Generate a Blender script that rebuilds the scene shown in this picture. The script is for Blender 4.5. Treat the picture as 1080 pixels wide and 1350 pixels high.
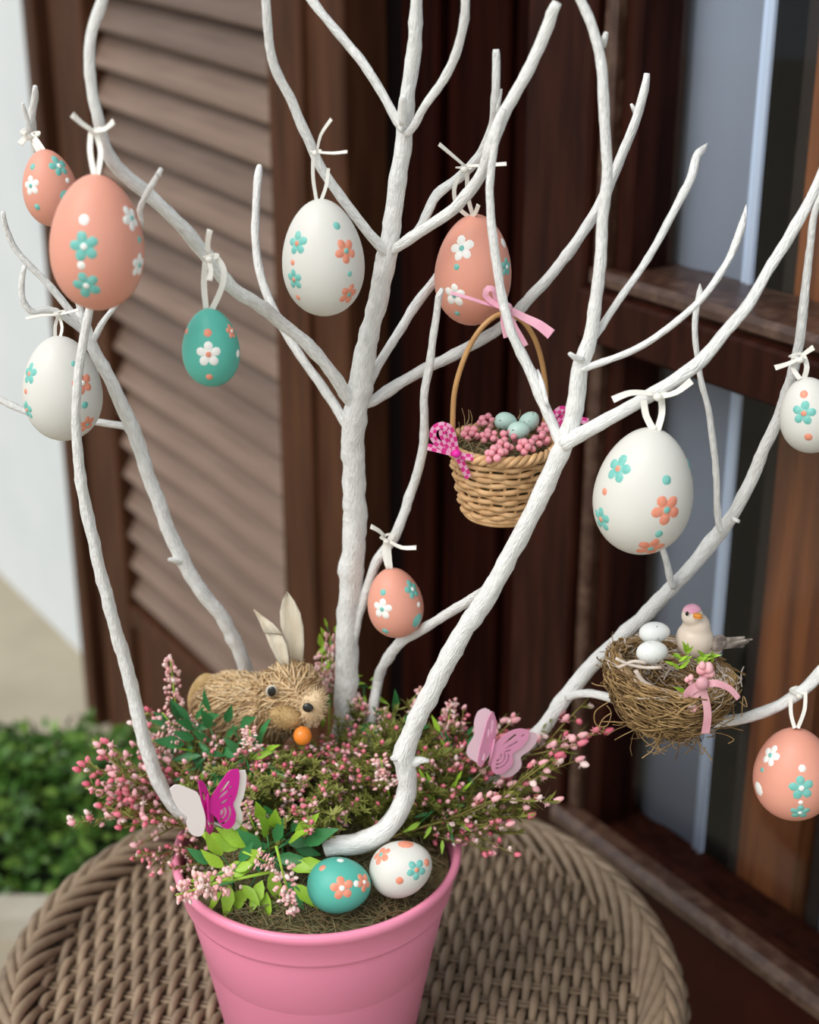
import bpy, bmesh, math, random
from mathutils import Vector, Matrix, Quaternion, noise as mnoise
from mathutils.geometry import delaunay_2d_cdt
random.seed(7)
scene = bpy.context.scene
for o in list(bpy.data.objects): bpy.data.objects.remove(o)
COL = scene.collection

# ------------------------------------------------------------------ camera
F = 2000.0; TILT = math.radians(22.5)
CAM = Vector((0.0, -0.882, 1.365))
cd = bpy.data.cameras.new('camera'); cam = bpy.data.objects.new('camera', cd); COL.objects.link(cam)
cam.location = CAM; cam.rotation_euler = (math.radians(90) - TILT, 0, 0)
cd.sensor_fit = 'VERTICAL'; cd.sensor_height = 36; cd.sensor_width = 36
cd.lens = F / 1350 * 36
cd.clip_start = .02; cd.clip_end = 60
cd.dof.use_dof = True; cd.dof.focus_distance = .94; cd.dof.aperture_fstop = 5.2
scene.camera = cam
# ------------------------------------------------------------------ light
world = bpy.data.worlds.new('sky'); scene.world = world; world.use_nodes = True
bg = world.node_tree.nodes['Background']
bg.inputs[0].default_value = (.92, .97, 1.0, 1); bg.inputs[1].default_value = .56
sl = bpy.data.lights.new('soft_sun', 'SUN'); sl.energy = 1.9; sl.angle = math.radians(50); sl.color = (1, .97, .93)
sun = bpy.data.objects.new('soft_sun', sl); COL.objects.link(sun)
sun.rotation_euler = Vector((-.50, -.42, .76)).to_track_quat('Z', 'Y').to_euler()
sun.location = (-2, -2, 4)
vs = scene.view_settings
vs.view_transform = 'Standard'; vs.look = 'None'; vs.gamma = 1.0; vs.exposure = 0.46; vs.use_curve_mapping = False

# ------------------------------------------------------------------ helpers: places
CT, ST = math.cos(TILT), math.sin(TILT)
def ray(px, py):
    x = (px - 540) / F; y = -(py - 675) / F
    return Vector((x, CT + y * ST, -ST + y * CT))
def P(px, py, Y):
    d = ray(px, py); return CAM + d * ((Y - CAM.y) / d.y)
def MPP(px, py, Y):
    return (Y - CAM.y) / ray(px, py).y / F
def PZ(px, py, z):
    d = ray(px, py); return CAM + d * ((z - CAM.z) / d.z)
WA = math.radians(56)
WN = Vector((math.sin(WA), math.cos(WA), 0)); WU = Vector((math.cos(WA), -math.sin(WA), 0))
def WP(s, z, d): return WU * s + WN * d + Vector((0, 0, z))
def WS(px, py, d):
    r = ray(px, py); t = (d - WN.dot(CAM)) / WN.dot(r); p = CAM + r * t
    return p.dot(WU), p.z

# ------------------------------------------------------------------ helpers: meshes
class MB:
    def __init__(s): s.v = []; s.f = []; s.m = []; s.uv = {}
    def add(s, vs_, fs, mi=0, uvs=None):
        b = len(s.v); s.v += [Vector(q) for q in vs_]
        for f in fs: s.f.append([b + i for i in f]); s.m.append(mi)
        if uvs:
            for i, q in enumerate(uvs): s.uv[b + i] = q
    def mesh(s, name, mats, origin=Vector((0, 0, 0)), smooth=True):
        me = bpy.data.meshes.new(name)
        me.from_pydata([tuple(q - origin) for q in s.v], [], s.f)
        for m in mats: me.materials.append(m)
        me.polygons.foreach_set('material_index', s.m)
        if smooth: me.polygons.foreach_set('use_smooth', [True] * len(me.polygons))
        if s.uv:
            ul = me.uv_layers.new(name='UVMap')
            for l in me.loops: ul.data[l.index].uv = s.uv.get(l.vertex_index, (0, 0))
        me.update(); return me
    def build(s, name, mats, parent=None, origin=None, smooth=True):
        if not isinstance(mats, (list, tuple)): mats = [mats]
        if parent is not None:
            og = wloc(parent); loc = Vector((0, 0, 0))
        else:
            if origin is None:
                n = len(s.v); origin = sum(s.v, Vector()) / n; origin.z = min(q.z for q in s.v)
            og = Vector(origin); loc = og
        o = bpy.data.objects.new(name, s.mesh(name, mats, og, smooth)); COL.objects.link(o)
        o.location = loc; o.parent = parent
        return o
def wloc(o):
    l = Vector((0, 0, 0))
    while o is not None: l = l + o.location; o = o.parent
    return l
def tag(o, label=None, cat=None, group=None, kind=None):
    if label: o['label'] = label
    if cat: o['category'] = cat
    if group: o['group'] = group
    if kind: o['kind'] = kind
    return o
def thing(name, loc, label=None, cat=None, group=None, kind=None):
    o = bpy.data.objects.new(name, None); COL.objects.link(o); o.location = loc; o.empty_display_size = .02
    return tag(o, label, cat, group, kind)
def link_mesh(name, me, parent=None, loc=(0, 0, 0), q=None, sc=None):
    o = bpy.data.objects.new(name, me); COL.objects.link(o); o.parent = parent; o.location = loc
    if q is not None: o.rotation_mode = 'QUATERNION'; o.rotation_quaternion = q
    if sc is not None: o.scale = (sc, sc, sc) if not hasattr(sc, '__len__') else sc
    return o
def smooth_path(pts, step):
    n = len(pts); dim = len(pts[0]); out = []
    if n == 2: pts = [pts[0], tuple((a + b) / 2 for a, b in zip(pts[0], pts[1])), pts[1]]; n = 3
    for i in range(n - 1):
        p0 = pts[max(i - 1, 0)]; p1 = pts[i]; p2 = pts[i + 1]; p3 = pts[min(i + 2, n - 1)]
        L = math.dist(p1[:3], p2[:3]); k = max(1, int(round(L / step)))
        for j in range(k):
            t = j / k
            out.append(tuple(.5 * (2 * p1[c] + (p2[c] - p0[c]) * t + (2 * p0[c] - 5 * p1[c] + 4 * p2[c] - p3[c]) * t * t
                       + (3 * p1[c] - p0[c] - 3 * p2[c] + p3[c]) * t ** 3) for c in range(dim)))
    out.append(tuple(pts[-1])); return out
def frames(pts):
    n = len(pts); T = []
    for i in range(n):
        a = pts[max(i - 1, 0)]; b = pts[min(i + 1, n - 1)]; t = (b - a)
        T.append(t.normalized() if t.length > 1e-9 else Vector((0, 0, 1)))
    nrm = T[0].orthogonal().normalized(); out = []
    for i in range(n):
        nrm = nrm - T[i] * nrm.dot(T[i])
        nrm = nrm.normalized() if nrm.length > 1e-6 else T[i].orthogonal().normalized()
        out.append((T[i], nrm.copy(), T[i].cross(nrm)))
    return out
def tube(mb, pts, rad, seg=8, mi=0, cap=True, rough=0, closed=False, seed=0, uv=False):
    pts = [Vector(p[:3]) for p in pts]; n = len(pts)
    if not hasattr(rad, '__len__'): rad = [rad] * n
    fr = frames(pts); vs_ = []; fs = []
    rr = random.Random(seed * 31 + n)
    lob = [rr.uniform(-1, 1) for _ in range(seg)]
    for i in range(n):
        for k in range(seg):
            a = 2 * math.pi * k / seg
            r = rad[i]
            if rough: r *= 1 + rough * (lob[k] * .5 + mnoise.noise(Vector((k * 1.7 + seed * 9.1, i * .45, seed))) * 1.1)
            vs_.append(pts[i] + (fr[i][1] * math.cos(a) + fr[i][2] * math.sin(a)) * r)
    m = n if closed else n - 1
    for i in range(m):
        for k in range(seg):
            a = i * seg + k; b = i * seg + (k + 1) % seg; j = ((i + 1) % n) * seg
            fs.append((a, b, j + (k + 1) % seg, j + k))
    if cap and not closed:
        fs.append(tuple(range(seg - 1, -1, -1))); fs.append(tuple((n - 1) * seg + k for k in range(seg)))
    uvs = None
    if uv:
        uvs = []; L = 0
        for i in range(n):
            if i: L += (pts[i] - pts[i - 1]).length
            for k in range(seg): uvs.append((abs(k / seg - .5) * 2 * math.pi * rad[i] + seed, L + seed * .37))
    mb.add(vs_, fs, mi, uvs)
def ellipsoid(mb, c, ax, nu=12, nv=8, mi=0, q=None, egg=0):
    """ax = three radii; egg narrows the +z end"""
    vs_ = []; fs = []; c = Vector(c)
    for j in range(1, nv):
        ph = math.pi * j / nv
        for i in range(nu):
            th = 2 * math.pi * i / nu; k = math.sin(ph) * (1 - egg * math.cos(ph))
            vs_.append(Vector((ax[0] * k * math.cos(th), ax[1] * k * math.sin(th), ax[2] * math.cos(ph))))
    vs_.append(Vector((0, 0, ax[2]))); vs_.append(Vector((0, 0, -ax[2])))
    N = len(vs_)
    for j in range(nv - 2):
        for i in range(nu):
            a = j * nu + i; b = j * nu + (i + 1) % nu
            fs.append((a, a + nu, b + nu, b))
    for i in range(nu):
        fs.append((N - 2, i, (i + 1) % nu)); l = (nv - 2) * nu
        fs.append((N - 1, l + (i + 1) % nu, l + i))
    if q is not None: vs_ = [q @ v for v in vs_]
    mb.add([c + v for v in vs_], fs, mi)
def strip(mb, pts, width, hint, thick=.0005, mi=0, uvscale=1.0):
    """a flat ribbon with thickness; hint = roughly its face normal"""
    pts = [Vector(p[:3]) for p in pts]; n = len(pts); hint = Vector(hint)
    if not hasattr(width, '__len__'): width = [width] * n
    vs_ = []; fs = []; uv = []; L = 0
    for i in range(n):
        t = (pts[min(i + 1, n - 1)] - pts[max(i - 1, 0)]).normalized()
        s = t.cross(hint); s = s.normalized() if s.length > 1e-5 else t.orthogonal().normalized()
        nn = s.cross(t).normalized()
        if i: L += (pts[i] - pts[i - 1]).length
        w = width[i] / 2
        for a, b in ((-1, 1), (1, 1), (1, 1), (1, -1), (1, -1), (-1, -1), (-1, -1), (-1, 1)):
            vs_.append(pts[i] + s * a * w + nn * b * thick / 2); uv.append((a * w * uvscale, L * uvscale))
    for i in range(n - 1):
        for k in (0, 2, 4, 6):
            a = i * 8 + k; fs.append((a, a + 1, a + 9, a + 8))
    fs.append((6, 4, 2, 0)); e = (n - 1) * 8; fs.append((e, e + 2, e + 4, e + 6))
    mb.add(vs_, fs, mi, uv)
def lathe(mb, prof, c, seg=64, mi=0, closed=False):
    c = Vector(c); vs_ = []; fs = []; n = len(prof)
    for r, z in prof:
        for k in range(seg):
            a = 2 * math.pi * k / seg; vs_.append(c + Vector((r * math.cos(a), r * math.sin(a), z)))
    for i in range(n if closed else n - 1):
        j = (i + 1) % n
        for k in range(seg):
            k2 = (k + 1) % seg; fs.append((i * seg + k, i * seg + k2, j * seg + k2, j * seg + k))
    mb.add(vs_, fs, mi)
def hexa(mb, c8, mi=0):
    mb.add(c8, [(0, 3, 2, 1), (4, 5, 6, 7), (0, 1, 5, 4), (1, 2, 6, 5), (2, 3, 7, 6), (3, 0, 4, 7)], mi)
def box(mb, x0, x1, y0, y1, z0, z1, mi=0):
    hexa(mb, [(x0, y0, z0), (x1, y0, z0), (x1, y1, z0), (x0, y1, z0), (x0, y0, z1), (x1, y0, z1), (x1, y1, z1), (x0, y1, z1)], mi)
def wbox(mb, s0, s1, z0, z1, d0, d1, mi=0, bev=.003):
    """bevelled box in the door wall's own axes: s along it, z up, d into it"""
    b = min(bev, (s1 - s0) * .3, (z1 - z0) * .3)
    ring = lambda d, i: [WP(s0 + i, z0 + i, d), WP(s1 - i, z0 + i, d), WP(s1 - i, z1 - i, d), WP(s0 + i, z1 - i, d)]
    v = ring(d1, 0) + ring(d0 + b, 0) + ring(d0, b)
    f = [(3, 2, 1, 0), (8, 9, 10, 11)]
    for r in (0, 4):
        for k in range(4): f.append((r + k, r + (k + 1) % 4, r + 4 + (k + 1) % 4, r + 4 + k))
    mb.add(v, f, mi)
def remeshed(mb, name, mats, voxel, parent, smooth_it=6):
    o = mb.build(name, mats, parent)
    m = o.modifiers.new('r', 'REMESH'); m.mode = 'VOXEL'; m.voxel_size = voxel
    s = o.modifiers.new('s', 'SMOOTH'); s.factor = .5; s.iterations = smooth_it
    bpy.context.view_layer.update()
    dg = bpy.context.evaluated_depsgraph_get()
    me = bpy.data.meshes.new_from_object(o.evaluated_get(dg)); o.modifiers.clear(); o.data = me
    me.name = name; me.materials.clear()
    for q in (mats if isinstance(mats, (list, tuple)) else [mats]): me.materials.append(q)
    me.polygons.foreach_set('use_smooth', [True] * len(me.polygons))
    return o

# ------------------------------------------------------------------ materials
def mat(name, c1, c2=None, scale=20, rough=.6, bump=0, bscale=None, stretch=(1, 1, 1), spec=.4, detail=4, contrast=(.35, .65), trans=0, coat=0, bdist=.002, sss=0):
    m = bpy.data.materials.new(name); m.use_nodes = True; nt = m.node_tree; N = nt.nodes; L = nt.links
    b = N['Principled BSDF']; b.inputs['Roughness'].default_value = rough
    b.inputs['Specular IOR Level'].default_value = spec
    b.inputs['Base Color'].default_value = (*c1, 1)
    if coat: b.inputs['Coat Weight'].default_value = coat; b.inputs['Coat Roughness'].default_value = .15
    if sss: b.inputs['Subsurface Weight'].default_value = sss; b.inputs['Subsurface Radius'].default_value = (.004, .002, .002)
    tc = N.new('ShaderNodeTexCoord'); mp = N.new('ShaderNodeMapping'); mp.inputs['Scale'].default_value = stretch
    L.new(tc.outputs['Object'], mp.inputs['Vector'])
    if c2 is not None:
        nz = N.new('ShaderNodeTexNoise'); nz.inputs['Scale'].default_value = scale; nz.inputs['Detail'].default_value = detail
        L.new(mp.outputs[0], nz.inputs['Vector'])
        cr = N.new('ShaderNodeValToRGB'); cr.color_ramp.elements[0].position = contrast[0]; cr.color_ramp.elements[1].position = contrast[1]
        cr.color_ramp.elements[0].color = (*c1, 1); cr.color_ramp.elements[1].color = (*c2, 1)
        L.new(nz.outputs['Fac'], cr.inputs[0]); L.new(cr.outputs[0], b.inputs['Base Color'])
    if bump:
        n2 = N.new('ShaderNodeTexNoise'); n2.inputs['Scale'].default_value = bscale or scale; n2.inputs['Detail'].default_value = 6
        L.new(mp.outputs[0], n2.inputs['Vector'])
        bp = N.new('ShaderNodeBump'); bp.inputs['Strength'].default_value = bump; bp.inputs['Distance'].default_value = bdist
        L.new(n2.outputs['Fac'], bp.inputs['Height']); L.new(bp.outputs[0], b.inputs['Normal'])
    return m
def vary(m, amt=.25):
    """random brightness per object"""
    nt = m.node_tree; b = nt.nodes['Principled BSDF']; inp = b.inputs['Base Color']
    oi = nt.nodes.new('ShaderNodeObjectInfo'); mr = nt.nodes.new('ShaderNodeMapRange')
    mr.inputs['To Min'].default_value = 1 - amt; mr.inputs['To Max'].default_value = 1 + amt
    nt.links.new(oi.outputs['Random'], mr.inputs['Value'])
    hs = nt.nodes.new('ShaderNodeHueSaturation'); nt.links.new(mr.outputs[0], hs.inputs['Value'])
    if inp.links: nt.links.new(inp.links[0].from_socket, hs.inputs['Color'])
    else: hs.inputs['Color'].default_value = inp.default_value
    nt.links.new(hs.outputs[0], inp); return m
M = {}
M['wall'] = mat('white_plaster', (.61, .65, .67), (.65, .685, .70), 6, .9, .15, 60)
M['floor'] = mat('beige_floor', (.34, .30, .22), (.40, .35, .265), 5, .7, .1, 40)
M['kerb'] = mat('kerb_stone', (.40, .36, .29), (.50, .46, .39), 12, .9, .3, 60)
M['louver'] = vary(mat('glare_pale_louver_wood', (.135, .086, .063), (.20, .135, .103), 12, .5, .1, 40, stretch=(.5, 8, 8)), .18)  # slat colour painted paler to stand for glare on the shutter
M['stile'] = mat('shutter_frame_wood', (.046, .017, .008), (.082, .032, .015), 10, .5, .2, 40, stretch=(6, 6, .6), spec=.12)
M['door'] = mat('dark_door_wood', (.006, .0011, .0007), (.018, .0036, .002), 9, .6, .1, 40, stretch=(8, 8, .5), spec=.02)
M['jamb'] = mat('black_gap', (.005, .003, .003), None, rough=.8, spec=.02)
M['frame'] = mat('window_frame_wood', (.017, .0042, .0026), (.036, .0095, .0055), 12, .45, .2, 50, stretch=(6, 6, .8), spec=.08)
M['worn'] = mat('worn_varnish_wood', (.05, .021, .013), (.14, .08, .052), 80, .35, .3, 120, contrast=(.42, .85), detail=10, spec=.6)
M['skirt'] = mat('red_brown_panel', (.028, .0042, .0022), (.045, .0075, .0045), 6, .4, .1, 30, stretch=(2, 2, 1), spec=.08)
M['curtain'] = mat('grey_curtain', (.27, .29, .36), (.32, .345, .42), 3, .9)
M['edge_light'] = mat('painted_edge_light', (.72, .80, .98), None, rough=.9)  # light on the curtain's edge, put into the colour of a strip
M['reflected_wood'] = mat('reflected_porch_wood', (.30, .095, .03), (.13, .04, .016), 8, .45, .1, 30, stretch=(7, 7, .5))  # colour of the porch wood mirrored in the pane
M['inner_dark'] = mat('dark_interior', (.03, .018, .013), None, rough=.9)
M['branch'] = mat('white_painted_bark', (.80, .80, .78), (.94, .94, .92), 130, .6, .75, 200, bdist=.0026, detail=6)
def bark(m):
    nt = m.node_tree; N = nt.nodes; L = nt.links; mp = [n for n in N if n.type == 'MAPPING'][0]; tc = [n for n in N if n.type == 'TEX_COORD'][0]
    for l in list(mp.inputs['Vector'].links): L.remove(l)
    L.new(tc.outputs['UV'], mp.inputs['Vector']); mp.inputs['Scale'].default_value = (4.5, 1, 1)
bark(M['branch'])
M['salmon'] = mat('salmon_paint', (.76, .33, .24), (.79, .355, .265), 25, .42, .05, 200, spec=.35)
M['white_egg'] = mat('off_white_paint', (.69, .68, .63), (.73, .72, .675), 20, .42, .05, 200, spec=.35)
M['teal'] = mat('teal_paint', (.09, .44, .355), (.105, .48, .39), 25, .42, .05, 200, spec=.35)
M['f_white'] = mat('white_flower_paint', (.90, .89, .85), rough=.45)
M['f_teal'] = mat('teal_flower_paint', (.15, .50, .44), (.22, .56, .50), 300, .45)
M['f_coral'] = mat('coral_flower_paint', (.80, .27, .17), (.84, .33, .22), 300, .45)
M['ribbon'] = mat('cream_ribbon', (.80, .77, .70), (.86, .84, .78), 60, .45, .1, 400)
M['pink_ribbon'] = mat('pink_satin', (.82, .38, .50), (.88, .48, .58), 80, .35, .1, 300, sss=0)
M['sheer'] = mat('dusty_pink_ribbon', (.60, .28, .33), (.72, .40, .44), 80, .5, .1, 300)
M['pot'] = mat('pink_pot', (.92, .29, .45), (.93, .31, .47), 8, .33, .03, 120, spec=.45)
M['rattan'] = vary(mat('rattan', (.20, .14, .092), (.31, .225, .15), 40, .45, .25, 200, stretch=(1, 1, 1)), .14)
M['rattan_d'] = mat('rattan_underlay', (.06, .042, .03), None, rough=.8)
M['wicker'] = vary(mat('basket_wicker', (.52, .30, .135), (.68, .43, .22), 120, .5, .2, 300), .12)
M['handle'] = mat('cane_handle', (.45, .235, .085), (.56, .31, .12), 60, .35, .1, 200)
M['moss'] = mat('moss', (.10, .085, .035), (.21, .19, .085), 150, .9, .6, 300)
M['hay1'] = mat('hay_green', (.20, .18, .09), (.28, .25, .13), 200, .8)
M['hay2'] = mat('hay_brown', (.20, .135, .06), (.33, .24, .12), 200, .8)
M['berry'] = vary(mat('pink_berry', (.74, .24, .32), (.88, .42, .45), 1.2, .38, spec=.4), .12)
M['speckle_teal'] = mat('pale_teal_speckled_egg', (.50, .70, .63), (.50, .70, .63), 10, .4)
M['speckle_white'] = mat('white_speckled_egg', (.80, .82, .80), (.80, .82, .80), 10, .45)
M['magenta'] = mat('magenta_gingham', (.55, .02, .17), None, rough=.5)
M['nest1'] = mat('nest_straw', (.30, .185, .075), (.46, .30, .13), 150, .8)
M['nest2'] = mat('nest_dark_straw', (.13, .075, .03), (.25, .15, .06), 150, .85)
M['nest3'] = mat('nest_pale_twig', (.58, .47, .38), (.70, .62, .55), 150, .8)
M['bird'] = mat('bird_cream', (.78, .65, .53), (.83, .72, .62), 60, .35, .05, 200, spec=.5)
M['bird_cap'] = mat('bird_pink_cap', (.72, .25, .42), (.80, .45, .55), 90, .4)
M['bird_wing'] = mat('bird_grey_feathers', (.13, .10, .09), (.50, .43, .37), 160, .7, .3, 300)
M['beak'] = mat('orange_beak', (.80, .32, .05), None, rough=.4)
M['black'] = mat('black_gloss', (.008, .008, .008), None, rough=.15, spec=.7)
M['eye_white'] = mat('eye_white', (.62, .55, .45), None, rough=.35)
M['straw1'] = mat('rabbit_straw', (.68, .46, .23), (.84, .63, .37), 200, .6)
M['straw2'] = mat('rabbit_straw_dark', (.40, .24, .11), (.52, .34, .17), 200, .6)
M['straw3'] = mat('rabbit_straw_pale', (.72, .53, .31), (.82, .64, .42), 200, .6)
M['plush'] = mat('tan_plush', (.42, .27, .11), (.52, .35, .16), 150, .9, .6, 500)
M['ear'] = mat('pale_wood_ear', (.62, .54, .41), (.76, .69, .56), 60, .7, .3, 120, stretch=(4, 4, .6))
M['orange'] = mat('orange_gloss', (.85, .24, .025), None, rough=.3, spec=.5)
M['bf_white'] = mat('butterfly_white', (.93, .86, .84), None, rough=.5)
M['bf_magenta'] = mat('butterfly_magenta', (.75, .015, .36), None, rough=.45)
M['bf_pink'] = mat('butterfly_pink', (.85, .36, .56), None, rough=.45)
M['bf_palepink'] = mat('butterfly_pale_pink', (.85, .60, .70), None, rough=.5)
M['sprig'] = mat('olive_stem', (.17, .15, .03), (.27, .23, .06), 90, .6)
M['needle'] = mat('heather_green', (.15, .18, .03), (.30, .31, .07), 70, .6)
M['bud_rose'] = mat('rose_bud', (.66, .11, .18), (.80, .26, .32), 120, .5)
M['bud_pink'] = mat('pink_bud', (.86, .40, .44), (.90, .54, .56), 120, .5)
M['bud_pale'] = mat('pale_pink_bud', (.86, .60, .58), (.88, .70, .66), 120, .5)
M['spike'] = mat('pink_spike_blossom', (.88, .42, .42), (.92, .60, .56), 150, .6)
M['lime'] = vary(mat('lime_leaf', (.26, .50, .03), (.42, .66, .07), 60, .4, spec=.4), .15)
M['leaf'] = vary(mat('deep_green_leaf', (.025, .16, .05), (.06, .28, .08), 60, .4, spec=.4), .2)
M['box1'] = mat('boxwood_leaf', (.035, .10, .014), (.075, .18, .028), 30, .4)
M['box2'] = mat('boxwood_light_leaf', (.10, .21, .03), (.17, .30, .05), 30, .4)
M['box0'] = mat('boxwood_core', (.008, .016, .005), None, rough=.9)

def speckle(m, col, scale, thr):
    nt = m.node_tree; b = nt.nodes['Principled BSDF']; src = b.inputs['Base Color'].links[0].from_socket
    tc = nt.nodes.new('ShaderNodeTexCoord'); nz = nt.nodes.new('ShaderNodeTexNoise'); nz.inputs['Scale'].default_value = scale; nz.inputs['Detail'].default_value = 1
    nt.links.new(tc.outputs['Object'], nz.inputs['Vector'])
    cr = nt.nodes.new('ShaderNodeValToRGB'); cr.color_ramp.elements[0].position = thr; cr.color_ramp.elements[1].position = thr + .02
    nt.links.new(nz.outputs['Fac'], cr.inputs[0])
    mx = nt.nodes.new('ShaderNodeMix'); mx.data_type = 'RGBA'
    nt.links.new(cr.outputs[0], mx.inputs['Factor']); nt.links.new(src, mx.inputs['A']); mx.inputs['B'].default_value = (*col, 1)
    nt.links.new(mx.outputs['Result'], b.inputs['Base Color'])
speckle(M['speckle_teal'], (.12, .13, .08), 420, .70)
speckle(M['speckle_white'], (.16, .15, .13), 520, .71)
def gingham(m):
    nt = m.node_tree; b = nt.nodes['Principled BSDF']
    uv = nt.nodes.new('ShaderNodeTexCoord'); ck = nt.nodes.new('ShaderNodeTexChecker'); ck.inputs['Scale'].default_value = 1
    ck.inputs['Color1'].default_value = (.62, .02, .22, 1); ck.inputs['Color2'].default_value = (.74, .34, .50, 1)
    nt.links.new(uv.outputs['UV'], ck.inputs['Vector']); nt.links.new(ck.outputs['Color'], b.inputs['Base Color'])
gingham(M['magenta'])
# clear pane: see through, mirrors more at a glancing angle
g = bpy.data.materials.new('window_glass'); g.use_nodes = True; nt = g.node_tree; nt.nodes.clear()
out = nt.nodes.new('ShaderNodeOutputMaterial'); mx = nt.nodes.new('ShaderNodeMixShader'); tr = nt.nodes.new('ShaderNodeBsdfTransparent')
gl = nt.nodes.new('ShaderNodeBsdfGlossy'); gl.inputs['Roughness'].default_value = .02; fr_ = nt.nodes.new('ShaderNodeMath'); fr_.operation = 'MULTIPLY_ADD'; lw = nt.nodes.new('ShaderNodeLayerWeight'); lw.inputs[0].default_value = .25; nt.links.new(lw.outputs['Facing'], fr_.inputs[0]); fr_.inputs[1].default_value = .06; fr_.inputs[2].default_value = .012
tr.inputs[0].default_value = (.92, .94, .95, 1)
nt.links.new(fr_.outputs[0], mx.inputs[0]); nt.links.new(tr.outputs[0], mx.inputs[1]); nt.links.new(gl.outputs[0], mx.inputs[2]); nt.links.new(mx.outputs[0], out.inputs[0])
M['glass'] = g

# ================================================================== SETTING
TZ = .58; ZR = .75; PC = Vector((-.064, 0, TZ)); TC = Vector((-.053, .07, TZ))
b = MB(); box(b, -12, 6, -6, 14, -.05, 0); fl = b.build('floor', M['floor'], None, (0, 0, 0), False); tag(fl, 'beige stone floor below the white wall', 'floor', kind='structure')
b = MB(); wbox(b, -14, -1.50, -.05, 2.6, .43, .55); w = b.build('wall_left', M['wall'], None, smooth=False); tag(w, 'white plastered wall left of the louvered shutter', 'wall', kind='structure')
b = MB(); wbox(b, .62, 3.0, -.05, 2.6, .40, .52); w = b.build('wall_right', M['wall'], None, smooth=False); tag(w, 'white plastered wall past the window', 'wall', kind='structure')
DH = 2.25
# louvered shutter
sh = thing('louvered_shutter', WP(-1.17, 0, .37), 'tall brown wooden shutter with slanted slats beside the white wall', 'shutter')
S0, S1, S2, S3 = -1.345, -.812, -.66, -1.535
def wpart(name, par, m, *a, **k):
    b = MB(); wbox(b, *a, **k); return b.build(name, m, par, smooth=False)
wpart('outer_stile', sh, M['stile'], S3, -1.492, 0, DH, .345, .43)
wpart('groove_strip', sh, M['jamb'], -1.492, -1.468, 0, DH, .375, .42)
wpart('stile', sh, M['stile'], -1.468, S0, .0, DH, .36, .41)
wpart('stile', sh, M['stile'], S1, -.735, .0, DH, .355, .41)
wpart('edge_molding', sh, M['stile'], -.735, S2, .0, DH, .362, .41)
wpart('bottom_rail', sh, M['stile'], S0, S1, 0, .285, .37, .405)
wpart('rail_molding', sh, M['stile'], S0, S1, .255, .29, .362, .405)
wpart('top_rail', sh, M['stile'], S0, S1, DH - .15, DH, .37, .405)
wpart('back_board', sh, M['jamb'], S0, S1, .28, DH - .1, .415, .425)
# one slat, shared by all
b = MB(); sw = .070; th = .009; a = math.radians(30)
e1 = Vector((0, math.sin(a), math.cos(a))); e2 = Vector((0, -math.cos(a), math.sin(a)))
hl = (S1 - S0) / 2 - .001
pr = []
for q, r in ((-sw / 2 + .003, th / 2), (-sw / 2, th / 4), (-sw / 2, -th / 4), (-sw / 2 + .003, -th / 2), (sw / 2 - .003, -th / 2), (sw / 2, -th / 4), (sw / 2, th / 4), (sw / 2 - .003, th / 2)): pr.append(e1 * q + e2 * r)
pv = []
for sx in (-hl, hl):
    for q in pr: pv.append(Vector((sx, q.y, q.z)))
pf = [tuple(range(7, -1, -1)), tuple(range(8, 16))] + [(k, (k + 1) % 8, 8 + (k + 1) % 8, 8 + k) for k in range(8)]
b.add(pv, pf); slat = b.mesh('louver', [M['louver']], smooth=False)
R_w = Matrix((WU, WN, (0, 0, 1))).transposed().to_quaternion()
z = .325
while z < DH - .17:
    o = link_mesh('louver', slat, sh, WP((S0 + S1) / 2, z, .390) - wloc(sh), R_w @ Quaternion((0, 1, 0), math.radians(2.4))); z += .0515
# dark door in the middle
dr = thing('door_1', WP(-.45, 0, .40), 'dark red-brown wooden door between the shutter and the window', 'door', kind='structure')
sg = lambda px: WS(px, 0, .38)[0]
wpart('jamb', dr, M['jamb'], S2 + .001, sg(512), 0, DH, .415, .46)
wpart('jamb_strip', dr, M['stile'], S2 + .001, sg(460), 0, DH, .385, .415)
wpart('plank', dr, M['door'], sg(512), sg(560), 0, DH, .395, .45)
wpart('plank', dr, M['door'], sg(560) + .003, sg(600), 0, DH, .405, .45)
wpart('plank', dr, M['door'], sg(600) + .003, sg(655), 0, DH, .395, .45)
wpart('plank', dr, M['door'], sg(655) + .004, sg(700), 0, DH, .400, .45)
wpart('plank', dr, M['door'], sg(700) + .003, sg(718), 0, DH, .388, .45)
# window with its frame
SF0 = sg(718) + .002; SG = -.222; SR = .60
wi = thing('window_1', WP(.2, 0, .40), 'glazed wooden window with worn red-brown frame', 'window', kind='structure')
wpart('stile', wi, M['frame'], SF0, -.262, 0, DH, .36, .44)
wpart('worn_bead', wi, M['worn'], -.262, -.246, .490, DH, .368, .43)
wpart('glazing_bead', wi, M['frame'], -.246, SG - .004, .490, DH, .378, .43)
wpart('stile', wi, M['frame'], .45, SR, 0, DH, .36, .44)
wpart('rail', wi, M['frame'], -.262, .45, .995, 1.040, .352, .44)
wpart('rail_ledge', wi, M['worn'], -.262, .45, 1.040, 1.056, .362, .44, bev=.008)
wpart('bottom_panel', wi, M['skirt'], -.262, .45, 0, .483, .366, .44)
wpart('bottom_ledge', wi, M['worn'], -.274, .45, .483, .505, .352, .376, bev=.007)
wpart('sash_rail', wi, M['frame'], -.262, .45, .466, .490, .376, .44, bev=.004)
for z0, z1 in ((.490, .995), (1.056, DH)):
    b = MB(); wbox(b, SG - .02, .45, z0, z1, .402, .406, bev=.0005); b.build('pane', M['glass'], wi, smooth=False)
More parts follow.
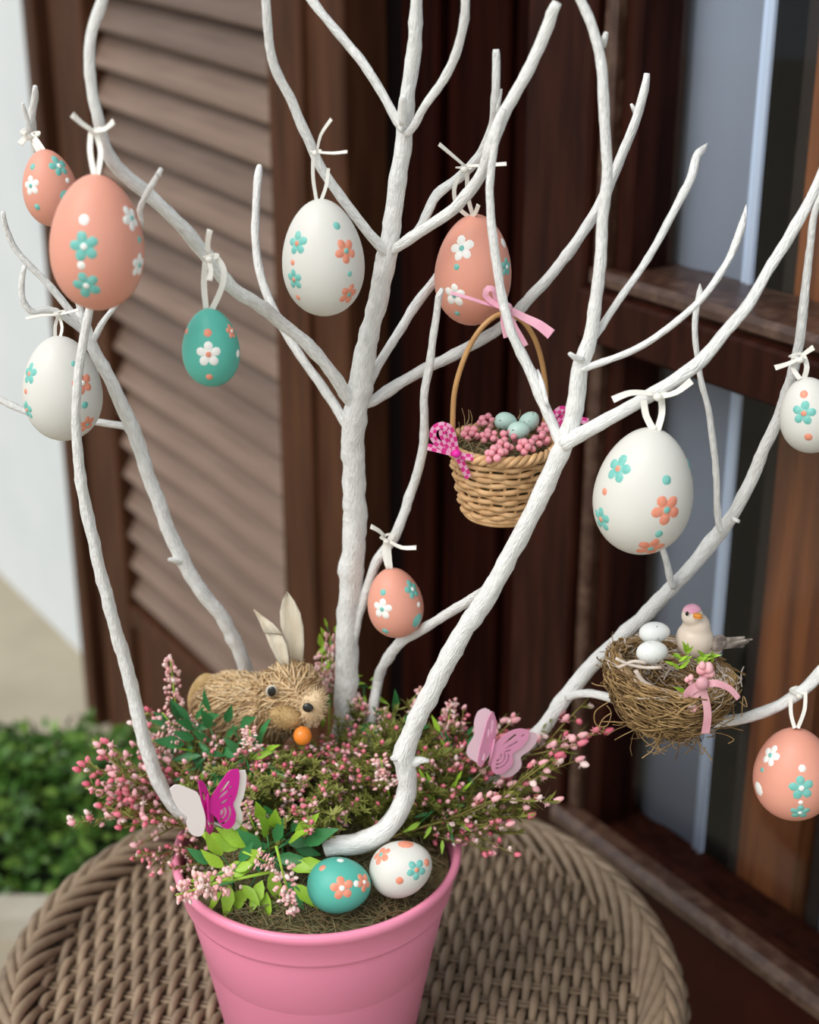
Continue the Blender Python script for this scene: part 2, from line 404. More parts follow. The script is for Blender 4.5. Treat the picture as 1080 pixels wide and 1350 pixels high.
# the room seen through the glass
ri = thing('wall_back', WP(0, 0, 1.3), 'dark room behind the window glass', 'room', kind='structure')
wpart('panel', ri, M['inner_dark'], -1.2, 1.6, 0, 2.6, 1.3, 1.34)
wpart('side_panel', ri, M['inner_dark'], -1.25, -1.2, 0, 2.6, .46, 1.34)
wpart('side_panel', ri, M['inner_dark'], 1.6, 1.65, 0, 2.6, .46, 1.34)
wpart('top_panel', ri, M['inner_dark'], -1.25, 1.65, 2.6, 2.64, .40, 1.34)
wpart('lintel', ri, M['wall'], -1.6, .7, DH, 2.7, .38, .5)
def curtain(s0, s1, d, m, label, name='curtain', amp=.006, waves=7):
    b = MB(); n = 90; v = []; f = []
    for i in range(n + 1):
        s = s0 + (s1 - s0) * i / n; dd = d + amp * math.sin(2 * math.pi * waves * i / n) + amp * .5 * math.sin(2.3 * math.pi * waves * i / n)
        v += [WP(s, .05, dd), WP(s, 2.4, dd), WP(s, 2.4, dd + .003), WP(s, .05, dd + .003)]
    for i in range(n):
        for k in range(4): f.append((i * 4 + k, i * 4 + (k + 1) % 4, i * 4 + 4 + (k + 1) % 4, i * 4 + 4 + k))
    b.add(v, f); o = b.build(name, m); return tag(o, label, 'curtain')
dC = .44
c0 = WS(835, 0, dC)[0]; c1 = WS(1012, 0, dC)[0]; c2 = WS(1027, 0, dC)[0]
curtain(c0 - .03, c1, dC, M['curtain'], 'grey curtain hanging behind the left of the window glass', amp=.003, waves=2.5)
curtain(c1 + .001, c2, dC - .004, M['edge_light'], 'narrow edge of the grey curtain with its light painted in pale blue', 'curtain_edge_light', amp=.001, waves=1)
ip = thing('reflection_planks', WP(c2 + .08, 0, dC + .05), 'orange-brown planks behind the glass standing in for the mirrored porch wood', 'porch_reflection')  # added planks, painting the porch's mirror image behind the pane
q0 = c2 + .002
for k, (w_, dm, mm) in enumerate(((.022, .03, 'inner_dark'), (.03, .02, 'reflected_wood'), (.05, .01, 'reflected_wood'), (.022, .03, 'inner_dark'))):
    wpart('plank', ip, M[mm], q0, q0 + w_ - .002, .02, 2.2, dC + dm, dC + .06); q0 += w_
curtain(q0 + .005, q0 + .3, dC + .02, M['curtain'], 'grey curtain hanging at the far right behind the glass', amp=.004, waves=3)
# kerb and low hedge
b = MB(); box(b, -1.3, -.30, .85, .905, 0, .035); tag(b.build('kerb', M['kerb'], None, smooth=False), 'pale stone kerb along the foot of the low hedge', 'kerb')
hd = thing('boxwood_hedge', (-.72, 1.1, 0), 'low clipped green boxwood hedge behind the table', 'hedge')
HX0, HX1, HY0, HY1, HZ = -1.25, -.37, .94, 1.09, .20
b = MB(); box(b, HX0 + .02, HX1 - .02, HY0 + .02, HY1 - .02, 0, HZ - .02); tag(b.build('core', M['box0'], hd, smooth=False), kind=None)
b = MB(); rg = random.Random(3)
def leaf_quad(b, p, n, L, w, mi, rg):
    t = Vector((rg.gauss(0, 1), rg.gauss(0, 1), rg.gauss(0, 1))); t = (t - n * t.dot(n) * .6).normalized(); s = t.cross(n).normalized()
    b.add([p, p + t * L * .5 + s * w + n * .002, p + t * L, p + t * L * .5 - s * w + n * .002, p + t * L * .5 - n * .002], [(0, 1, 4), (1, 2, 4), (2, 3, 4), (3, 0, 4)], mi)
for i in range(5200):
    r = rg.random()
    x = rg.uniform(HX0, HX1); y = rg.uniform(HY0, HY1); z = rg.uniform(.0, HZ)
    if r < .5: z = HZ; n = Vector((0, 0, 1))
    elif r < .85: y = HY0; n = Vector((0, -1, 0))
    else: x = HX1; n = Vector((1, 0, 0))
    bulge = .035 * mnoise.noise(Vector((x * 9, y * 9, z * 9)))
    p = Vector((x, y, z)) + n * (bulge + rg.uniform(-.015, .012))
    n2 = (n + Vector((rg.gauss(0, .5), rg.gauss(0, .5), rg.gauss(0, .5)))).normalized()
    leaf_quad(b, p, n2, rg.uniform(.020, .032), rg.uniform(.006, .010), 0 if rg.random() < .72 else 1, rg)
tag(b.build('foliage', [M['box1'], M['box2']], hd), kind='stuff')

# ================================================================== TABLE
tb = thing('wicker_table', (TC.x, TC.y, 0), 'round brown woven rattan side table under the pink pot', 'table')
TR = .262; wr = math.radians(10.0)
D1 = Vector((math.sin(wr), math.cos(wr), 0)); D2 = Vector((math.cos(wr), -math.sin(wr), 0))
b = MB(); lathe(b, [(0, TZ - .018), (TR - .005, TZ - .018), (TR - .005, TZ - .030), (0, TZ - .030)], (TC.x, TC.y, 0), 48); b.build('top_board', M['rattan_d'], tb)
RW = TR - .022                       # woven field, inside the border
cs = .0075; ws_ = .0215
nC = int(RW / cs); nW = int(RW / ws_)
for i in range(-nW, nW + 1):
    yy = i * ws_; L = math.sqrt(max(RW * RW - yy * yy, 0)) + .004
    if L < .02: continue
    for dd in (-.0022, .0022):
        b = MB(); pts = [TC + D1 * (yy + dd) + D2 * x + Vector((0, 0, -.0062)) for x in (-L, -L * .33, L * .33, L)]
        tube(b, pts, .0017, 5); b.build('weft_strand', M['rattan'], tb)
for j in range(-nC, nC + 1):
    xx = j * cs; L = math.sqrt(max(RW * RW - xx * xx, 0)) + .006
    if L < .02: continue
    n = max(6, int(2 * L / (ws_ / 5))); pts = []
    for k in range(n + 1):
        y = -L + 2 * L * k / n
        w_ = math.sin(math.pi * y / ws_ + math.pi * .5 + (math.pi if j % 2 else 0))
        pts.append(TC + D1 * y + D2 * (xx + .0006 * math.sin(y * 60 + j)) + Vector((0, 0, -.0062 + .0042 * w_)))
    b = MB(); tube(b, pts, .0037, 6, seed=j); b.build('warp_strand', M['rattan'], tb)
# plaited border: slanting canes rolled over the edge, three rows
def border_row(n, prof, slant, rad, name):
    """prof: list of (radius, z) across the border"""
    b = MB(); pts = []
    K = len(prof)
    for k, (r, z) in enumerate(prof):
        a = slant * (k / (K - 1) - .5); pts.append((r * math.cos(a), r * math.sin(a), z))
    pts = smooth_path(pts, .006)
    m = len(pts); tube(b, pts, [rad * (.55 + .45 * math.sin(math.pi * i / (m - 1))) for i in range(m)], 6)
    me = b.mesh(name, [M['rattan']])
    for i in range(n):
        link_mesh(name, me, tb, Vector((0, 0, 0)), Quaternion((0, 0, 1), 2 * math.pi * i / n + random.uniform(-.004, .004)))
border_row(62, [(TR - .033, TZ - .006), (TR - .025, TZ + .005), (TR - .016, TZ + .010), (TR - .010, TZ + .005)], .36, .0047, 'inner_braid')
border_row(62, [(TR - .019, TZ + .003), (TR - .011, TZ + .010), (TR - .003, TZ + .006), (TR + .002, TZ - .006)], -.36, .0047, 'outer_braid')
border_row(62, [(TR - .006, TZ + .006), (TR + .002, TZ - .004), (TR + .003, TZ - .018), (TR - .002, TZ - .032)], .34, .0047, 'edge_braid')
for k in range(14):
    b = MB(); pts = [(TC.x + (TR - .004 - .001 * k) * math.cos(a), TC.y + (TR - .004 - .001 * k) * math.sin(a), TZ - .036 - k * .008) for a in [2 * math.pi * q / 72 for q in range(72)]]
    tube(b, [Vector(p) + (Vector(p) - Vector((TC.x, TC.y, p[2]))).normalized() * (.0018 * (1 if (i + k) % 2 else -1)) for i, p in enumerate(pts)], .0042, 5, closed=True); b.build('apron_strand', M['rattan'], tb)
for k in range(4):
    a = math.pi / 4 + k * math.pi / 2; p = Vector((TC.x + .20 * math.cos(a), TC.y + .20 * math.sin(a), 0)); q = Vector((TC.x + .225 * math.cos(a), TC.y + .225 * math.sin(a), 0))
    b = MB(); tube(b, [(q.x, q.y, 0), (p.x, p.y, .25), (q.x, q.y, TZ - .03)], .016, 10); b.build('leg', M['rattan'], tb)

# ================================================================== POT
pot = thing('flower_pot', (PC.x, PC.y, TZ), 'glossy pink plastic flower pot on the wicker table', 'flower pot')
H = ZR - TZ
prof = [(0, .002), (.060, .002), (.0635, .0), (.066, .004), (.0895, H - .034), (.0905, H - .031), (.0935, H - .029), (.0945, H - .026), (.0962, H - .010), (.0985, H - .008), (.1000, H - .004), (.0995, H - .001), (.0975, H), (.0955, H - .0005), (.0940, H - .003), (.0915, H - .03), (.064, .006), (0, .006)]
b = MB(); lathe(b, prof, (PC.x, PC.y, TZ), 96); b.build('body', M['pot'], pot)
# bed of moss and hay
def bed_z(x, y):
    dx, dy = x - PC.x, y - PC.y; r = math.hypot(dx, dy)
    return ZR - .014 + .040 * max(0, 1 - (r / .088) ** 2) * min(1, max(.05, (dy + .075) / .09))
b = MB(); NR, NA = 14, 48; v = []; f = []
for i in range(NR + 1):
    for k in range(NA):
        r = .0915 * i / NR; a = 2 * math.pi * k / NA; x = PC.x + r * math.cos(a); y = PC.y + r * math.sin(a)
        v.append((x, y, bed_z(x, y) + .002 * mnoise.noise(Vector((x * 150, y * 150, 0)))))
for i in range(NR):
    for k in range(NA): k2 = (k + 1) % NA; f.append((i * NA + k, i * NA + k2, (i + 1) * NA + k2, (i + 1) * NA + k))
b.add(v, f); tag(b.build('moss_bed', M['moss']), 'mossy bed filling the pink pot', 'moss', kind='stuff')
b = MB(); rg = random.Random(5)
for i in range(1500):
    a = rg.uniform(0, 2 * math.pi); r = .088 * math.sqrt(rg.random()); x = PC.x + r * math.cos(a); y = PC.y + r * math.sin(a)
    d = rg.uniform(0, 2 * math.pi); L = rg.uniform(.012, .034); pts = []
    lift = rg.uniform(.001, .007); bend = rg.uniform(-.5, .5)
    ok = True
    for k in range(5):
        t = k / 4 - .5; x2 = x + L * t * math.cos(d + bend * t); y2 = y + L * t * math.sin(d + bend * t)
        if math.hypot(x2 - PC.x, y2 - PC.y) > .0895: ok = False
        pts.append(Vector((x2, y2, bed_z(x2, y2) + lift + .004 * t * rg.uniform(-1, 1))))
    if ok: tube(b, pts, rg.uniform(.00025, .00055), 3, mi=rg.choice((0, 0, 1)), cap=False)
tag(b.build('hay', [M['hay1'], M['hay2']]), 'loose hay strands lying on the moss in the pot', 'hay', kind='stuff')

# ================================================================== BRANCHES
SEEDC = [0]
def branch(par, name, pts, Y, extra=None):
    """pts: (px, py, radius px); Y: depths, spread evenly or one per point"""
    SEEDC[0] += 1; sd = SEEDC[0]
    n = len(pts); c = []
    if len(Y) != n:
        m = len(Y) - 1; Y = [Y[min(int(i / (n - 1) * m), m - 1)] * (1 - (i / (n - 1) * m - min(int(i / (n - 1) * m), m - 1))) + Y[min(int(i / (n - 1) * m), m - 1) + 1] * (i / (n - 1) * m - min(int(i / (n - 1) * m), m - 1)) for i in range(n)]
    for (x, y, r), yy in zip(pts, Y):
        p = P(x, y, yy); c.append((p.x, p.y, p.z, r * MPP(x, y, yy)))
    if extra: c = [tuple(extra) + (c[0][3],)] + c
    sp = smooth_path(c, .0042); m = len(sp)
    rr = random.Random(sd); ph = rr.uniform(0, 9); P3 = []; R3 = []
    for i, q in enumerate(sp):
        r = q[3]
        wob = Vector((mnoise.noise(Vector((i * .16, ph, 0))), mnoise.noise(Vector((i * .16, ph, 5))), mnoise.noise(Vector((i * .16, ph, 9))))) * r * .22
        node = 0
        for nd in range(int(m / 9) + 1):
            x0 = nd * 9 + 4 * math.sin(nd * 7.3 + ph); node += .08 * math.exp(-((i - x0) / .7) ** 2)
        P3.append(Vector(q[:3]) + wob); R3.append(r * (1 + node + .07 * mnoise.noise(Vector((i * .5, ph, 3)))))
    b = MB(); tube(b, P3, R3, 14 if max(R3) > .004 else 10, rough=.17, seed=sd, uv=True)
    if len(R3) > 2: pass
    return b.build(name, M['branch'], par)
def stem_thing(base, label): return thing('white_branch', base, label, 'branch', 'white painted branches planted in the pot')
# 1 centre trunk
p0 = P(452, 1000, .075); s1 = stem_thing((p0.x, p0.y, .745), 'thick white painted branch rising upright from the middle of the pot')
branch(s1, 'stem', [(452, 1000, 14), (455, 960, 15), (458, 860, 14), (464, 760, 14.5), (468, 660, 14.5), (466, 580, 14.5), (472, 525, 14.5), (487, 444, 12.5), (500, 390, 12.5), (511, 330, 12.5), (522, 260, 10.5), (532, 180, 10.5), (540, 110, 9), (546, 60, 8.5), (550, 0, 8), (553, -45, 7.5)], [.075, .055, .045, .03], (p0.x, p0.y, .745))
branch(s1, 'side_branch', [(468, 538, 7), (456, 521, 8.5), (440, 495, 8), (405, 455, 8), (370, 425, 8), (340, 402, 8.5), (307, 381, 8.5), (267, 330, 9), (232, 292, 8.5), (193, 255, 8.5), (158, 226, 9), (141, 200, 8), (127, 150, 7.5), (119, 100, 7), (121, 50, 7), (135, 0, 7), (146, -40, 6.5)], [.055, .03, -.02, -.05, -.06])
branch(s1, 'side_branch', [(466, 575, 6), (452, 552, 6.5), (435, 525, 6), (400, 475, 5.5), (375, 437, 5.5), (362, 410, 5.5), (345, 370, 5.5), (338, 330, 5), (337, 280, 5), (341, 226, 5), (342, 221, 3)], [.055, .085, .12])
branch(s1, 'side_branch', [(513, 338, 6), (502, 325, 7), (480, 300, 6.5), (450, 260, 6.5), (420, 215, 6.5), (405, 180, 6.5), (385, 135, 6.5), (365, 95, 6.5), (356, 60, 6), (352, 20, 6), (348, -40, 6)], [.045, .03, .01])
branch(s1, 'side_branch', [(532, 172, 5), (523, 160, 6), (505, 125, 6), (480, 85, 6), (455, 55, 6.5), (430, 25, 6), (408, -5, 6), (380, -40, 6)], [.037, .06])
branch(s1, 'twig', [(531, 165, 4.5), (530, 145, 5), (531, 131, 5), (532, 127, 3.5)], [.033, .026])
branch(s1, 'side_branch', [(536, 178, 5), (547, 165, 5.5), (560, 140, 5.5), (585, 105, 6), (603, 65, 6), (612, 25, 6), (615, -40, 6)], [.037, .0])
branch(s1, 'side_branch', [(516, 332, 6), (535, 318, 7), (565, 298, 7), (599, 274, 7.5), (622, 250, 8), (638, 222, 8), (650, 185, 9), (664, 150, 8.5), (680, 122, 8), (698, 92, 8), (718, 44, 8.5), (728, 18, 8), (734, 4, 7)], [.045, .01, .0])
branch(s1, 'side_branch', [(522, 330, 5), (551, 304, 5.5), (564, 280, 6), (577, 256, 6.5), (610, 230, 6.5), (636, 200, 6.5), (650, 165, 6), (654, 120, 5.5), (654, 70, 5), (654, 65, 4)], [.045, .055, .06, .03, .03])
branch(s1, 'twig', [(655, 148, 3), (660, 122, 2.5), (661, 117, 1.5)], [.03, .03])
branch(s1, 'side_branch', [(474, 534, 6), (492, 529, 7.5), (518, 511, 7.5), (562, 485, 7), (599, 467, 7), (658, 433, 7), (695, 396, 7), (747, 337, 7), (784, 281, 7), (806, 237, 6.5), (835, 167, 6), (850, 119, 6), (853, 97, 4)], [.055, .075, .09, .10])
branch(s1, 'twig', [(838, 150, 3), (834, 140, 2.5), (832, 137, 1.5)], [.10, .10])
branch(s1, 'side_branch', [(484, 515, 5), (494, 490, 6), (521, 444, 6), (547, 404, 6.5), (573, 370, 6.5), (600, 335, 6), (625, 290, 5)], [.052, .10])
branch(s1, 'side_branch', [(462, 860, 5), (468, 833, 6), (479, 796, 6), (495, 744, 6.5), (521, 707, 7), (540, 656, 6.5), (553, 615, 6.5), (560, 574, 6), (560, 522, 5.5), (568, 474, 5.5), (575, 422, 5), (579, 390, 4.5), (583, 381, 3)], [.068, .055, .03, .02])
branch(s1, 'twig', [(209, 232, 3.5), (213, 222, 2.5)], [-.045, -.045])
branch(s1, 'twig', [(188, 297, 2.5), (184, 278, 4), (190, 262, 4), (200, 244, 4), (213, 222, 3)], [-.035, -.045])
# 2 right main
q0 = P(442, 1113, -.038); s2 = stem_thing((q0.x, q0.y, .745), 'thick white branch curving up right from behind the two pot eggs')
branch(s2, 'stem', [(428, 1120, 9), (445, 1115, 12), (470, 1113, 13.5), (497, 1103, 13.5), (520, 1080, 13), (537, 1045, 12.5), (536, 1015, 12.5), (531, 995, 14), (541, 965, 12.5), (560, 925, 12.5), (590, 870, 12.5), (615, 825, 12.5), (645, 780, 12.5), (665, 745, 11.5), (690, 700, 11.5), (715, 650, 12), (735, 605, 12.5), (750, 565, 12), (758, 530, 10.5), (764, 490, 10.5), (777, 450, 9.5), (785, 400, 8.5), (791, 340, 7.5), (796, 280, 7), (799, 220, 7), (797, 150, 7), (793, 95, 7), (787, 60, 6.5), (778, 30, 6.5), (765, 0, 6), (745, -45, 6)], [-.038, -.03, -.03, -.03, -.02, -.01, 0])
branch(s2, 'twig', [(768, 475, 4), (757, 471, 4), (751, 466, 3)], [-.025, -.03])
branch(s2, 'twig', [(545, 1005, 7), (556, 1002, 4.5), (566, 1003, 2.5)], [-.031, -.033])
branch(s2, 'twig', [(530, 1000, 7), (522, 999, 5), (517, 1000, 3)], [-.031, -.037])
branch(s2, 'twig', [(795, 62, 4), (797, 50, 4), (799, 43, 3)], [-.002, -.005])
branch(s2, 'side_branch', [(780, 452, 4), (790, 437, 4.5), (821, 389, 4.5), (854, 341, 4.5), (887, 281, 5), (910, 237, 5.5), (919, 207, 5.5), (926, 198, 4.5), (933, 189, .8)], [-.022, .04])
branch(s2, 'side_branch', [(766, 488, 4), (780, 483, 5), (828, 465, 4.5), (865, 444, 4.5), (902, 415, 4.5), (936, 381, 5), (961, 341, 5), (976, 304, 5.5), (981, 288, 4), (984, 270, .8)], [-.025, -.02, .02])
branch(s2, 'side_branch', [(742, 588, 8), (758, 577, 9.5), (802, 552, 9), (847, 526, 8.5), (887, 504, 8.5), (921, 478, 9), (947, 448, 8), (984, 404, 7.5), (1013, 356, 7), (1039, 315, 7.5), (1065, 270, 7), (1082, 232, 6.5), (1110, 170, 6)], [-.03, -.03, .0, .02])
branch(s2, 'side_branch', [(742, 592, 6), (735, 576, 7), (715, 527, 7), (700, 490, 7), (675, 440, 6.5), (662, 390, 6), (651, 320, 6), (646, 260, 5.5), (648, 220, 5), (656, 172, 4.5), (664, 145, 4)], [-.03, -.01, 0, .005, .0])
branch(s2, 'twig', [(722, 535, 3), (715, 505, 3), (709, 488, 2)], [-.02, -.005])
branch(s2, 'side_branch', [(645, 776, 6), (633, 782, 6.5), (599, 804, 6.5), (562, 826, 6.5), (529, 848, 7), (510, 870, 7), (499, 896, 6.5), (493, 930, 6.5), (489, 965, 6.5), (489, 1000, 6)], [-.03, .03, .07, .06])
# 3 thin left
q0 = P(312, 1108, .0); s3 = stem_thing((q0.x, q0.y, .745), 'slim white branch rising at far left from behind the magenta butterfly')
branch(s3, 'stem', [(315, 1112, 8), (300, 1098, 8.5), (262, 1085, 9), (232, 1066, 9.5), (210, 1033, 9.5), (195, 992, 9.5), (182, 945, 9), (167, 881, 9), (155, 840, 8.5), (144, 800, 8.5), (126, 726, 8), (111, 659, 8), (103, 607, 7), (100, 555, 6), (103, 493, 6), (111, 444, 6), (118, 408, 5.5), (124, 370, 5)], [0, .0, .0, -.01, -.015, -.015])
# 4 left rear
q0 = P(345, 960, .078); s4 = stem_thing((q0.x, q0.y, .745), 'white branch leaning left from behind the straw rabbit')
branch(s4, 'stem', [(345, 960, 8.5), (338, 925, 8.5), (322, 878, 9), (296, 819, 9), (267, 781, 9), (240, 737, 9.5), (215, 681, 9), (193, 619, 9), (174, 563, 9.5), (148, 507, 8.5), (124, 463, 8), (115, 437, 7.5), (107, 418, 6.5), (100, 410, 5)], [.105, .08, .07, .07], (q0.x, q0.y, .745))
branch(s4, 'side_branch', [(112, 430, 5), (93, 411, 5), (63, 374, 4.5), (41, 352, 4.5), (19, 326, 4), (7, 296, 3.5), (4, 279, 2.5)], [.07, .06])
branch(s4, 'side_branch', [(118, 445, 4.5), (98, 428, 4.5), (74, 411, 4.5), (55, 410, 4.5), (41, 411, 4.5), (30, 396, 4), (29, 370, 4), (33, 350, 3)], [.07, .05, .045])
branch(s4, 'twig', [(122, 452, 4), (133, 428, 4), (152, 404, 3.5), (165, 380, 3)], [.07, .06])
branch(s4, 'side_branch', [(178, 568, 5), (168, 563, 5), (126, 556, 4.5), (80, 553, 4), (35, 543, 4.5), (0, 527, 4.5), (-40, 512, 4)], [.07, .085, .085])
branch(s4, 'side_branch', [(112, 430, 4), (95, 370, 4), (75, 300, 4), (55, 230, 4.5), (45, 190, 5), (42, 156, 5), (46, 130, 4.5), (46, 114, 3)], [.07, .075, .055, .04])
branch(s4, 'twig', [(42, 175, 3.5), (34, 152, 3), (30, 136, 2)], [.05, .04])
branch(s4, 'twig', [(238, 741, 5), (228, 738, 3.5), (222, 738, 2)], [.075, .07])
# 5 right low
q0 = P(570, 1085, .02); s5 = stem_thing((q0.x, q0.y, .745), 'long white branch reaching out right beneath the bird nest')
branch(s5, 'stem', [(572, 1082, 8), (595, 1063, 9), (623, 1042, 9.5), (655, 1018, 10), (690, 988, 9.5), (727, 945, 9.5), (761, 898, 10), (785, 872, 10), (810, 848, 9.5), (850, 811, 9.5), (887, 774, 9.5), (917, 741, 9), (947, 704, 9.5), (969, 674, 8), (991, 633, 8), (1006, 596, 7.5), (1028, 548, 7), (1039, 511, 6.5), (1050, 474, 6.5), (1058, 422, 6), (1066, 345, 5), (1073, 289, 4.5), (1081, 262, 4), (1100, 215, 3.5)], [.02, .03, .04, .04, .03, .01, .0])
branch(s5, 'twig', [(888, 775, 4.5), (884, 765, 5), (879, 742, 4.5), (873, 722, 4), (868, 690, 3.5)], [.033, .03])
branch(s5, 'side_branch', [(952, 700, 4), (947, 688, 4.5), (944, 622, 4.5), (936, 548, 4.5), (923, 496, 4), (917, 448, 4), (917, 422, 4), (921, 395, 4), (923, 385, 4.5), (923, 374, .8)], [.028, .03, .04])
branch(s5, 'twig', [(966, 684, 4), (975, 688, 2.5)], [.024, .02])
branch(s5, 'side_branch', [(748, 920, 5), (768, 915, 5.5), (795, 917, 5.5), (850, 935, 6), (910, 952, 7), (958, 951, 7), (998, 943, 7.5), (1035, 926, 7.5), (1065, 905, 8), (1085, 882, 8), (1120, 845, 7.5)], [.03, .0, -.02, -.02])

# ================================================================== EGGS
EGG = {}
def egg_surf(e, d):
    """distance from centre to the shell along unit local direction d"""
    a, bb, k = e['a'], e['b'], e['k']; lo, hi = 0, 1.5 * max(a, bb)
    for _ in range(28):
        m = (lo + hi) / 2; w = d.z * m / bb; rho = math.hypot(d.x, d.y) * m
        if abs(w) >= 1 or rho > a * math.sqrt(1 - w * w) * (1 - k * w): hi = m
        else: lo = m
    return lo
def egg_hit(e, px, py):
    q = e['q'].inverted(); d = q @ ray(px, py); o = q @ (CAM - e['c'])
    best = None
    t0 = (e['c'] - CAM).length / ray(px, py).length * 1.0
    n = 240; span = 1.6 * max(e['a'], e['b']) / ray(px, py).length
    for i in range(n):
        p = o + d * (t0 - span + 2 * span * i / n); l = p.length; s = egg_surf(e, p / l)
        if l <= s: return p / l
        if best is None or l - s < best[0]: best = (l - s, p / l)
    return best[1]
def shell(e, x, h):
    """point on the shell in direction x (local), h above it, in world"""
    x = x.normalized(); return e['c'] + e['q'] @ (x * (egg_surf(e, x) + h))
def blob(mb, e, p, t1, t2, cx, cy, rx, ry, ang, h, mi=0, seg=9):
    """raised spot of paint in the tangent frame at local point p"""
    v = [shell(e, p + t1 * cx + t2 * cy, h)]; f = []
    ca, sa = math.cos(ang), math.sin(ang)
    for ring, hh in ((.6, h * .9), (1.0, -.0001)):
        for i in range(seg):
            a = 2 * math.pi * i / seg; u = rx * ring * math.cos(a); w = ry * ring * math.sin(a)
            v.append(shell(e, p + t1 * (cx + u * ca - w * sa) + t2 * (cy + u * sa + w * ca), hh))
    for i in range(seg):
        j = (i + 1) % seg; f.append((0, 1 + i, 1 + j)); f.append((1 + i, 1 + seg + i, 1 + seg + j, 1 + j))
    mb.add(v, f, mi)
def make_egg(px, py, hw, hh, top, Y, m, label, spots, k=.13, group='painted hanging Easter eggs', name='painted_egg', q=None, nu=40, z=None):
    c = PZ(px, py, z) if z else P(px, py, Y); s = MPP(px, py, c.y)
    e = dict(c=c, k=k, a=hw * s, b=hh * s / (.97 if top else 1))
    if q is None:
        ax = (P(top[0], top[1], c.y) - c); tilt = math.atan2(ax.x, ax.z)
        q = Quaternion((0, 1, 0), tilt)
    e['q'] = q; e['a'] /= 1 + k * k * .5
    t = thing(name, c, label, 'egg', group)
    b = MB(); ellipsoid(b, c, (e['a'], e['a'], e['b']), nu, 28, q=q, egg=k); b.build('shell', M[m], t)
    for sp in spots:
        x, y, r, col = sp[0], sp[1], sp[2], sp[3]; dirn = egg_hit(e, x, y); p = dirn * egg_surf(e, dirn)
        nrm = (q @ dirn); view = (CAM - c).normalized()
        up = q.inverted() @ Vector((0, 0, 1)); t2 = (up - dirn * up.dot(dirn)).normalized(); t1 = t2.cross(dirn)
        R = r * s * 1.15; rot = sp[5] if len(sp) > 5 else random.uniform(-.3, .3)
        if len(sp) > 4 and sp[4]:
            b = MB()
            for i in range(5):
                a = math.pi / 2 + rot + i * 2 * math.pi / 5
                blob(b, e, p, t1, t2, R * .60 * math.cos(a), R * .60 * math.sin(a), R * .42, R * .36, a, .00042)
            blob(b, e, p, t1, t2, 0, 0, R * .42, R * .42, 0, .00035)
            fl_ = b.build('painted_flower', M['f_' + col], t)
            b = MB(); blob(b, e, p, t1, t2, 0, 0, R * .27, R * .27, 0, .0008); b.build('flower_center', M['f_' + sp[4]], fl_)
        else:
            b = MB(); blob(b, e, p, t1, t2, 0, 0, R, R, 0, .0005); b.build('painted_dot', M['f_' + col], t)
    e['o'] = t; return e
VIEW = Vector((0, -1, .2))
def ribbon_tie(e, strands, knot, tails, kr=5, w=4.5, m='ribbon', Yk=None):
    """strands/tails: pixel polylines; last strand point meets the branch"""
    t = e['o']; Ye = e['c'].y; Yk = Ye if Yk is None else Yk
    for st in strands:
        n = len(st); pts = []
        for i, (x, y) in enumerate(st): pts.append(tuple(P(x, y, Ye + (Yk - Ye) * i / (n - 1))))
        b = MB(); strip(b, smooth_path(pts, .003), w * MPP(*st[0], Ye), VIEW + Vector((random.uniform(-.6, .6), 0, 0)), .0006); b.build('ribbon_loop', M[m], t)
    kx, ky = knot; s = MPP(kx, ky, Yk); b = MB(); c = P(kx, ky, Yk - .002)
    # a wrap of ribbon round the branch and the knot over it
    ring = [c + Vector((kr * 1.15 * s * math.cos(a), kr * 1.5 * s * math.sin(a) + .003, .25 * kr * s * math.sin(a * 2))) for a in [i * math.pi / 9 for i in range(19)]]
    strip(b, ring, kr * .9 * s, (0, 0, 1), .0008)
    ellipsoid(b, c + Vector((0, -kr * 1.3 * s, 0)), (kr * .75 * s, kr * .55 * s, kr * .62 * s), 10, 7, q=Quaternion((0, 1, 0), random.uniform(-.5, .5)))
    b.build('ribbon_knot', M[m], t)
    for tl in tails:
        n = len(tl); pts = [tuple(P(x, y, Yk - .006 - .004 * i / max(1, n - 1))) for i, (x, y) in enumerate(tl)]
        sp = smooth_path(pts, .003); mm = len(sp)
        b = MB(); strip(b, sp, [w * .95 * s * (.7 + .4 * i / (mm - 1)) for i in range(mm)], (0.2, -1, .9), .0006); b.build('ribbon_tail', M[m], t)
e = make_egg(128, 320, 62, 87, (126, 232), -.075, 'salmon', 'large salmon pink egg with teal and white flowers, hanging at far left', [(111, 290, 6.5, 'white'), (111, 325, 18, 'teal', 'white', .2), (107, 350, 5, 'white'), (114, 376, 17, 'teal', 'white', .3), (173, 288, 15, 'white', 'teal'), (184, 316, 4.5, 'teal'), (183, 349, 14, 'white', 'teal')])
ribbon_tie(e, [[(125, 234), (119, 200), (120, 174)], [(128, 234), (133, 200), (125, 172)]], (123, 172), [[(122, 172), (108, 163), (95, 151)], [(125, 173), (139, 170), (150, 160)]], 6, 8, Yk=-.06)
e = make_egg(66, 248, 36, 49, (57, 199), .015, 'salmon', 'small salmon egg with a white flower, topmost at the left edge', [(78, 219, 13, 'teal', 'white'), (41, 245, 12, 'white', 'teal'), (43, 220, 4, 'teal'), (49, 273, 4, 'teal'), (86, 258, 7, 'teal'), (89, 238, 3.5, 'white')])
ribbon_tie(e, [[(53, 202), (46, 190), (40, 180)], [(58, 201), (48, 186), (40, 178)]], (39, 178), [[(38, 180), (31, 184), (26, 190)], [(40, 176), (34, 170), (29, 176)]], 8, 8, Yk=.035)
